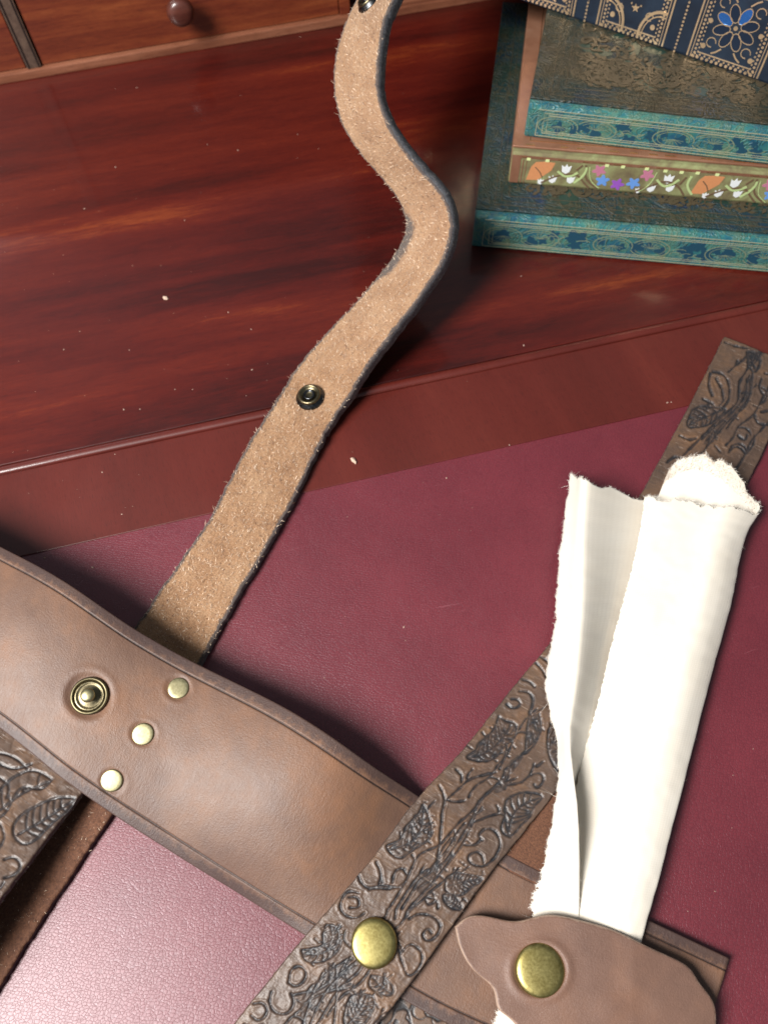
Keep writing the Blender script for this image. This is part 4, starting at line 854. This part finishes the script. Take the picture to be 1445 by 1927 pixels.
def teal_tooling(fr, seed, cover_gilt):
    rg = random.Random(seed); L, h, d = fr.L, fr.h, fr.d
    S = Decal(fr, 's')
    for ins, wd in ((3.2, .35), (6.2, .3), (8.0, .3)):
        e = ins*.55
        S.line([(L-ins, h-e), (ins+2, h-e), (ins+2, e)], wd); S.line([(ins+2, e), (L-ins, e)], wd)
    S.done('gilt_rules', M_PALELINE); S = Decal(fr, 's', .08); B = Decal(fr, 's', .07)
    x = 24; i = 0
    while x < L-14:
        if i % 2 == 0:
            for sg in (-1, 1):
                for q, wd in ((1, .5), (.78, .3)): S.line([(x+sg*9+q*9.5*math.cos(t), h*.46+q*h*.27*math.sin(t)) for t in np.linspace(.2*sg+(0 if sg < 0 else 3.3), 2*math.pi*.86+.2*sg+(0 if sg < 0 else 3.3), 26)], wd)
                for q in range(7):
                    a = sg*(.2+q*.42); S.line([(x+sg*9, h*.46), (x+sg*9+5*math.cos(a), h*.46+h*.16*math.sin(a))], .25)
            for q in range(5): B.flower((x+rg.uniform(-15, 15), h*rg.uniform(.34, .58)), h*rg.uniform(.12, .22), rg.choice((3, 4)), rg.uniform(0, 3))
        else:
            for q in range(7): B.flower((x+rg.uniform(-12, 12), h*rg.uniform(.25, .66)), h*rg.uniform(.10, .24), rg.choice((3, 4, 5)), rg.uniform(0, 3))
            for q in range(5):
                a = rg.uniform(0, 6.28); cx, cz = x+rg.uniform(-10, 10), h*rg.uniform(.3, .6); S.line([(cx+k*.9*math.cos(a+k*.25), cz+k*.35*math.sin(a+k*.25)) for k in range(8)], .35, True)
        x += 27; i += 1
    S.done('gilt_tooling', M_PALEGOLD); B.done_split('printed_petal', M_PETROL)
    Cc = Decal(fr, 'c'); 
    for ins, wd in ((9, .5), (12, .35), (15.5, .5)):
        Cc.line([(L-ins, ins), (ins, ins), (ins, d-ins), (L-ins, d-ins), (L-ins, ins)], wd)
    def swirl(x, y, r, a0, sg, wd):
        Cc.line([(x+r*(1-k/26)*math.cos(a0+sg*k*.28), y+r*(1-k/26)*math.sin(a0+sg*k*.28)) for k in range(24)], wd)
    Gp = Decal(fr, 'c', .06)
    for _ in range(70):
        x, y = rg.uniform(22, L-22), rg.uniform(20, d-20); a = rg.uniform(0, 6.28); r = rg.uniform(4, 9)
        Gp.poly([(x+r*math.cos(t)*math.cos(a)-r*.45*math.sin(t)*math.sin(a), y+r*math.cos(t)*math.sin(a)+r*.45*math.sin(t)*math.cos(a)) for t in np.linspace(0, 6.28, 14)[:-1]])
    Gp.done('printed_leaves', M_DIMGREEN)
    for _ in range(260):
        r = rg.uniform(2.5, 6.5); x, y = rg.uniform(17+r*1.05, L-17-r), (rg.uniform(17+r*1.05, 34+r) if _ % 3 == 0 else rg.uniform(17+r*1.05, d-17-r)); sg = rg.choice((1, -1)); a = rg.uniform(0, 6.28)
        swirl(x, y, r, a, sg, rg.uniform(.5, 1.7)); (swirl(x+r*1.3*math.cos(a), y+r*1.3*math.sin(a), r*.7, a+3.1, -sg, rg.uniform(.4, 1.1)) if 17+r < y+r*1.3*math.sin(a) < d-17-r and 17+r < x+r*1.3*math.cos(a) < L-17-r else None)
        for q in range(4): 
            t = a+q*.5; lx, ly = x+r*1.5*math.cos(t), y+r*1.5*math.sin(t); ex, ey = lx+4.2*math.cos(t+.7), ly+4.2*math.sin(t+.7); nx, ny = -(ey-ly)*.25, ex-lx; nx = -(ey-ly)*.25; ny = (ex-lx)*.25
            if 17 < min(lx, ex) and max(lx, ex) < L-17 and 17 < min(ly, ey) and max(ly, ey) < d-17: Cc.poly([(lx, ly), ((lx+ex)/2+nx, (ly+ey)/2+ny), (ex, ey), ((lx+ex)/2-nx, (ly+ey)/2-ny)])
    Cc.done('cover_tooling', cover_gilt)
teal_tooling(bk1, 3, M_DIMGOLD); teal_tooling(bk3, 5, M_DIMGOLD)

# floral spine (print positions read off the visible spine, repeating along it)
def floral(fr):
    s = fr.s; h = fr.h
    def E(cx, cy): return s(880+cx/2.5575, 160+cy/2.5575)
    # copper frame
    Cc = Decal(fr, 's', .12); L = fr.L
    x0 = E(262, 400)[0]; Cc.poly([(0.5, 1), (x0-1.2, 1), (x0-1.2, h-.8), (.5, h-.8)]); Cc.line([(x0, 1), (x0, h-3)], .5); Cc.line([(x0+1.6, 1), (x0+1.6, h-3)], .3)
    Cc.poly([(x0-1.2, h-2.2), (L-.5, h-2.2), (L-.5, h-.8), (x0-1.2, h-.8)]); Cc.done('copper_frame', M_ROSE)
    G = {k: Decal(fr, 's', .08+.02*i) for i, k in enumerate(PRINT)}
    per = 96.0*0+ (E(1160, 450)-E(345, 410))[0]
    def rep(fn):
        for k in range(3): fn(k*per)
    P = lambda cx, cy, dx: E(cx, cy)+np.array([dx, 0])
    def one(dx):
        if dx+E(345, 400)[0] > L-30: return
        zo = (E(345, 420)[1]); 
        def Q(cx, cz): return np.array([E(cx, 420)[0]+dx, cz*h])
        G['orange'].poly([Q(285, .18), Q(300, .62), Q(320, .78), Q(370, .82), Q(412, .80), Q(400, .55), Q(340, .20)])
        G['brown'].line([Q(320, .62), Q(345, .48), Q(362, .30)], .5)
        for cx, cz, r in ((468, .64, 2.8), (412, .27, 2.4), (500, .31, 2.4), (356, .16, 1.8)):
            c = Q(cx, cz); G['white'].poly([c+np.array(v)*r for v in ((-.8, .7), (-.25, .35), (.05, 1.0), (.35, .4), (.9, .7), (.7, -.5), (.1, -1), (-.6, -.6))])
        for cx, cz, k in ((630, .68, 'pink'), (868, .66, 'pink'), (658, .36, 'blue'), (812, .36, 'blue'), (735, .28, 'purple')): G[k].flower(Q(cx, cz), h*.20, 5, cx)
        for a in ([Q(360, .12), Q(430, .38), Q(520, .48), Q(560, .30), Q(600, .08)], [Q(520, .62), Q(545, .80)], [Q(560, .82), Q(575, .40), Q(640, .10)], [Q(830, .10), Q(900, .32), Q(960, .50), Q(1030, .40), Q(1080, .10)], [Q(1060, .7), Q(1040, .45)]): G['brown'].line(a, .9, True)
        G['brown'].poly([Q(600, .78), Q(640, .30), Q(690, .14), Q(800, .14), Q(860, .32), Q(890, .78), Q(750, .82)]) if False else None
        for a in ([Q(430, .55), Q(480, .40), Q(530, .55)], [Q(520, .2), Q(560, .5), Q(565, .75)], [Q(920, .55), Q(975, .35), Q(1030, .60)], [Q(1085, .75), Q(1080, .45), Q(1120, .15)]): G['lime'].line(a, 1.1, True)
        G['lime'].line([Q(580, .78), Q(600, .35), Q(650, .10)], .4, True); G['lime'].line([Q(910, .78), Q(890, .35), Q(850, .10)], .4, True)
        for cx in (282, 372, 660, 738, 855): c = Q(cx, .86); G['glint'].poly([c+np.array(v)*.9 for v in ((-1, -.8), (1, -.8), (1, .8), (-1, .8))])
        for cx, cz, r in ((975, .60, 2.8), (905, .25, 2.4), (997, .31, 2.4), (845, .14, 1.7)):
            c = Q(cx, cz); G['white'].poly([c+np.array(v)*r for v in ((-.8, .7), (-.25, .35), (.05, 1.0), (.35, .4), (.9, .7), (.7, -.5), (.1, -1), (-.6, -.6))])
        for cx in (948, 1028): c = Q(cx, .84); G['glint'].poly([c+np.array(v)*.9 for v in ((-1, -.8), (1, -.8), (1, .8), (-1, .8))])
    rep(one)
    for k, g in G.items():
        if k in ('brown', 'lime', 'glint'): g.done('foil_glints' if k == 'glint' else 'printed_stems', PRINT[k])
        else: g.done_split('printed_leaf' if k == 'orange' else 'printed_flower', PRINT[k])
    K = Decal(fr, 's', .16); x = 5; rg = random.Random(4)
    while x < L-5: K.poly([(x, h-1.9), (x+rg.uniform(1, 5), h-1.9), (x+rg.uniform(3, 5), h-1.3), (x, h-1.3)]); x += rg.uniform(5, 14)
    K.done('foil_glints', M_COPPER)
    K2 = Decal(fr, 'c', .15); x = 6
    while x < L-5: K2.poly([(x, 6.6), (x+rg.uniform(2, 7), 6.6), (x+4, 7.4), (x, 7.4)]); x += rg.uniform(7, 18)
    K2.line([(8, 10), (L-8, 10)], .4); K2.line([(8, 10), (8, fr.d-8)], .4); K2.done('foil_glints', M_COPPER)
floral(bk2)

# navy book on top, lying askew
h4 = 44.0
bk4 = book('navy_book', 'thick navy book with gold filigree panels lying askew on top of the stack', (975, 1), (1450, 163), z4, h4, 200, 128, M_NAVY, M_NAVY, flip=True)
def navy(fr):
    s = fr.s
    def E(cx, cy): return s(1100+cx/4.188, cy/4.188)
    g = Decal(fr, 's', .18); pt = Decal(fr, 's', .14); bl = Decal(fr, 's', .10); dk = Decal(fr, 's', .08)
    xr0, xr1 = E(800, 440)[0], E(1345, 640)[0]; xm0, xm1 = E(70, 200)[0], E(600, 385)[0]
    W = xr1-xr0; gap = xr0-xm1; b0 = 1.4; top = 37.0
    def panel(x0, kind):
        x1 = x0+W
        for dx, wd in ((0, .8), (1.6, .4)):
            g.line([(x0+dx, b0), (x0+dx, top)], wd); g.line([(x1-dx, b0), (x1-dx, top)], wd)
        g.line([(x0+4.6, b0+3), (x1-4.6, b0+3)], .5); g.line([(x0+4.6, top-2.5), (x1-4.6, top-2.5)], .6)
        z = b0+.5
        while z < top: 
            for xx in (x0+3.1, x1-3.1): g.dot((xx, z), .62, 8)
            for xx in (x0+4.6, x1-4.6): g.dot((xx, z+.8), .45, 8)
            z += 1.9
        x = x0+2.6
        while x < x1-2: g.dot((x, b0+.7), .75, 8); g.dot((x+.9, b0+2), .5, 8); g.dot((x, top-.3), .8, 8); g.dot((x+1, top+1.5), .65, 8); g.dot((x, top+3.3), .95, 8); x += 2.4
        cx, cz = (x0+x1)/2, (b0+top)/2+.2
        if kind == 'flower':
            for k in range(8):
                a = k*math.pi/4+.39; c = (cx+6.3*math.cos(a), cz+6.3*math.sin(a)); ca, sa = math.cos(a), math.sin(a)
                pet = [(c[0]+ca*4.0*math.cos(t)-sa*2.3*math.sin(t), c[1]+sa*4.0*math.cos(t)+ca*2.3*math.sin(t)) for t in np.linspace(0, 2*math.pi, 15)[:-1]]
                (bl if k in (1, 3) else dk).poly(pet); g.line(pet+[pet[0]], .38)
            g.dot((cx, cz), 1.0, 12)
            for sx in (-1, 1):
                for sz in (-1, 1): g.dot((cx+sx*W*.33, cz+sz*11.5), 1.2, 12); g.line([(cx+sx*W*.24+math.cos(t)*2.2, cz+sz*9+math.sin(t)*2.2) for t in np.linspace(0, 5, 10)], .4); g.line([(cx+sx*3, cz+sz*10.5), (cx+sx*5, cz+sz*12.6), (cx+sx*7, cz+sz*13.8)], .7)
                g.dot((cx+sx*W*.34, cz), 1.1, 12)
        else:
            for sx in (-1, 1):
                for sz in (-1, 1):
                    for r, wd in ((8.2, .5), (9.8, 1.3)):
                        g.line([(cx+sx*(W*.40-r*math.cos(t)), cz+sz*(15.5-r*math.sin(t)*1.25)) for t in np.linspace(-.15, math.pi/2+.2, 16)], wd)
                    g.dot((cx+sx*W*.30, cz+sz*11), 1.25, 12); g.line([(cx+sx*W*.22+math.cos(t)*1.8, cz+sz*7+math.sin(t)*1.8) for t in np.linspace(0, 5.5, 10)], .45)
                    g.dot((cx+sx*2.4, cz+sz*3.4), .45, 8)
                g.star((cx, cz+sx*5), 2.1)
    x = xr0; kinds = ['flower', 'arc']; i = 0
    while x > -2*W:
        if x > 2: panel(x, kinds[i % 2])
        xs_ = x-gap/2; z = 1.2
        while z < h4-2 and xs_ > 2: g.dot((xs_, z), .55, 8); z += 1.75
        x -= W+gap; i += 1
    g.done('gold_filigree', M_GOLD); bl.done_split('petal', M_BLUEFOIL); dk.done_split('petal', M_DARKBLUE)
navy(bk4)

# ------------------------------------------------------------------ crumbs and dust
def crumb_geo(r, seed):
    bm = bmesh.new(); bmesh.ops.create_icosphere(bm, subdivisions=1, radius=1); rg = random.Random(seed)
    for v in bm.verts: v.co = Vector((v.co.x*r*rg.uniform(.4, .85), v.co.y*r*rg.uniform(.7, 1.3), v.co.z*r*rg.uniform(.3, .5)))
    V = np.array([tuple(v.co) for v in bm.verts]); F = [[v.index for v in f.verts] for f in bm.faces]; bm.free(); return V, F
def surf(px, py):
    l = dloc(un(px, py, 0)); return 1.2 if l[1] > 2.6 else (.45 if l[1] > LE else 0.0)
for (px, py, r, lab) in [(665, 867, 2.0, 'pale flake of debris on the wooden desk border beside the suede strap'), (312, 562, 1.7, 'thin pale splinter lying on the polished dark wood left of the suede strap')]:
    V, F = crumb_geo(r, px); z = surf(px, py); c = un(px, py, z); o = mesh_obj('crumb', V, F, M_CHIP, None, False); o.location = (c[0]*MM, c[1]*MM, (z+r*.3)*MM); o.rotation_euler = (0, 0, .6 if px > 500 else .9); o['label'] = lab; o['category'] = 'crumb'
V = []; F = []
sp = [(258, 165), (560, 253), (448, 283), (348, 415), (218, 315), (391, 272), (160, 393), (151, 624), (473, 620), (475, 696), (330, 733), (363, 733), (217, 855), (230, 968), (193, 889), (264, 770), (234, 771), (244, 659), (121, 658), (430, 588), (840, 900), (958, 838), (760, 1180), (1262, 757), (1255, 758), (985, 650), (85, 1050), (175, 1068), (980, 520), (1240, 620), (305, 70), (565, 70), (250, 500), (120, 480), (700, 640)]
rg = random.Random(12)
sp += [(rg.uniform(0, 900), rg.uniform(160, 1000)) for _ in range(70)]+[(rg.uniform(400, 1445), rg.uniform(800, 1900)) for _ in range(50)]
for i, (px, py) in enumerate(sp):
    z = surf(px, py); c = un(px, py, z); r = rg.uniform(.35, .62) if i < 35 else rg.uniform(.12, .26); v, f = crumb_geo(r, i); k = len(V); a = rg.uniform(0, 6.28)
    V += [(c[0]+x*math.cos(a)-y*math.sin(a), c[1]+x*math.sin(a)+y*math.cos(a), z+q+r*.25) for x, y, q in v]; F += [[k+t for t in ff] for ff in f]
o = mesh_obj('dust', V, F, M_DUST, None, False); o['kind'] = 'stuff'; o['label'] = 'pale dust specks scattered over the desk'; o['category'] = 'dust'
bpy.context.view_layer.update()
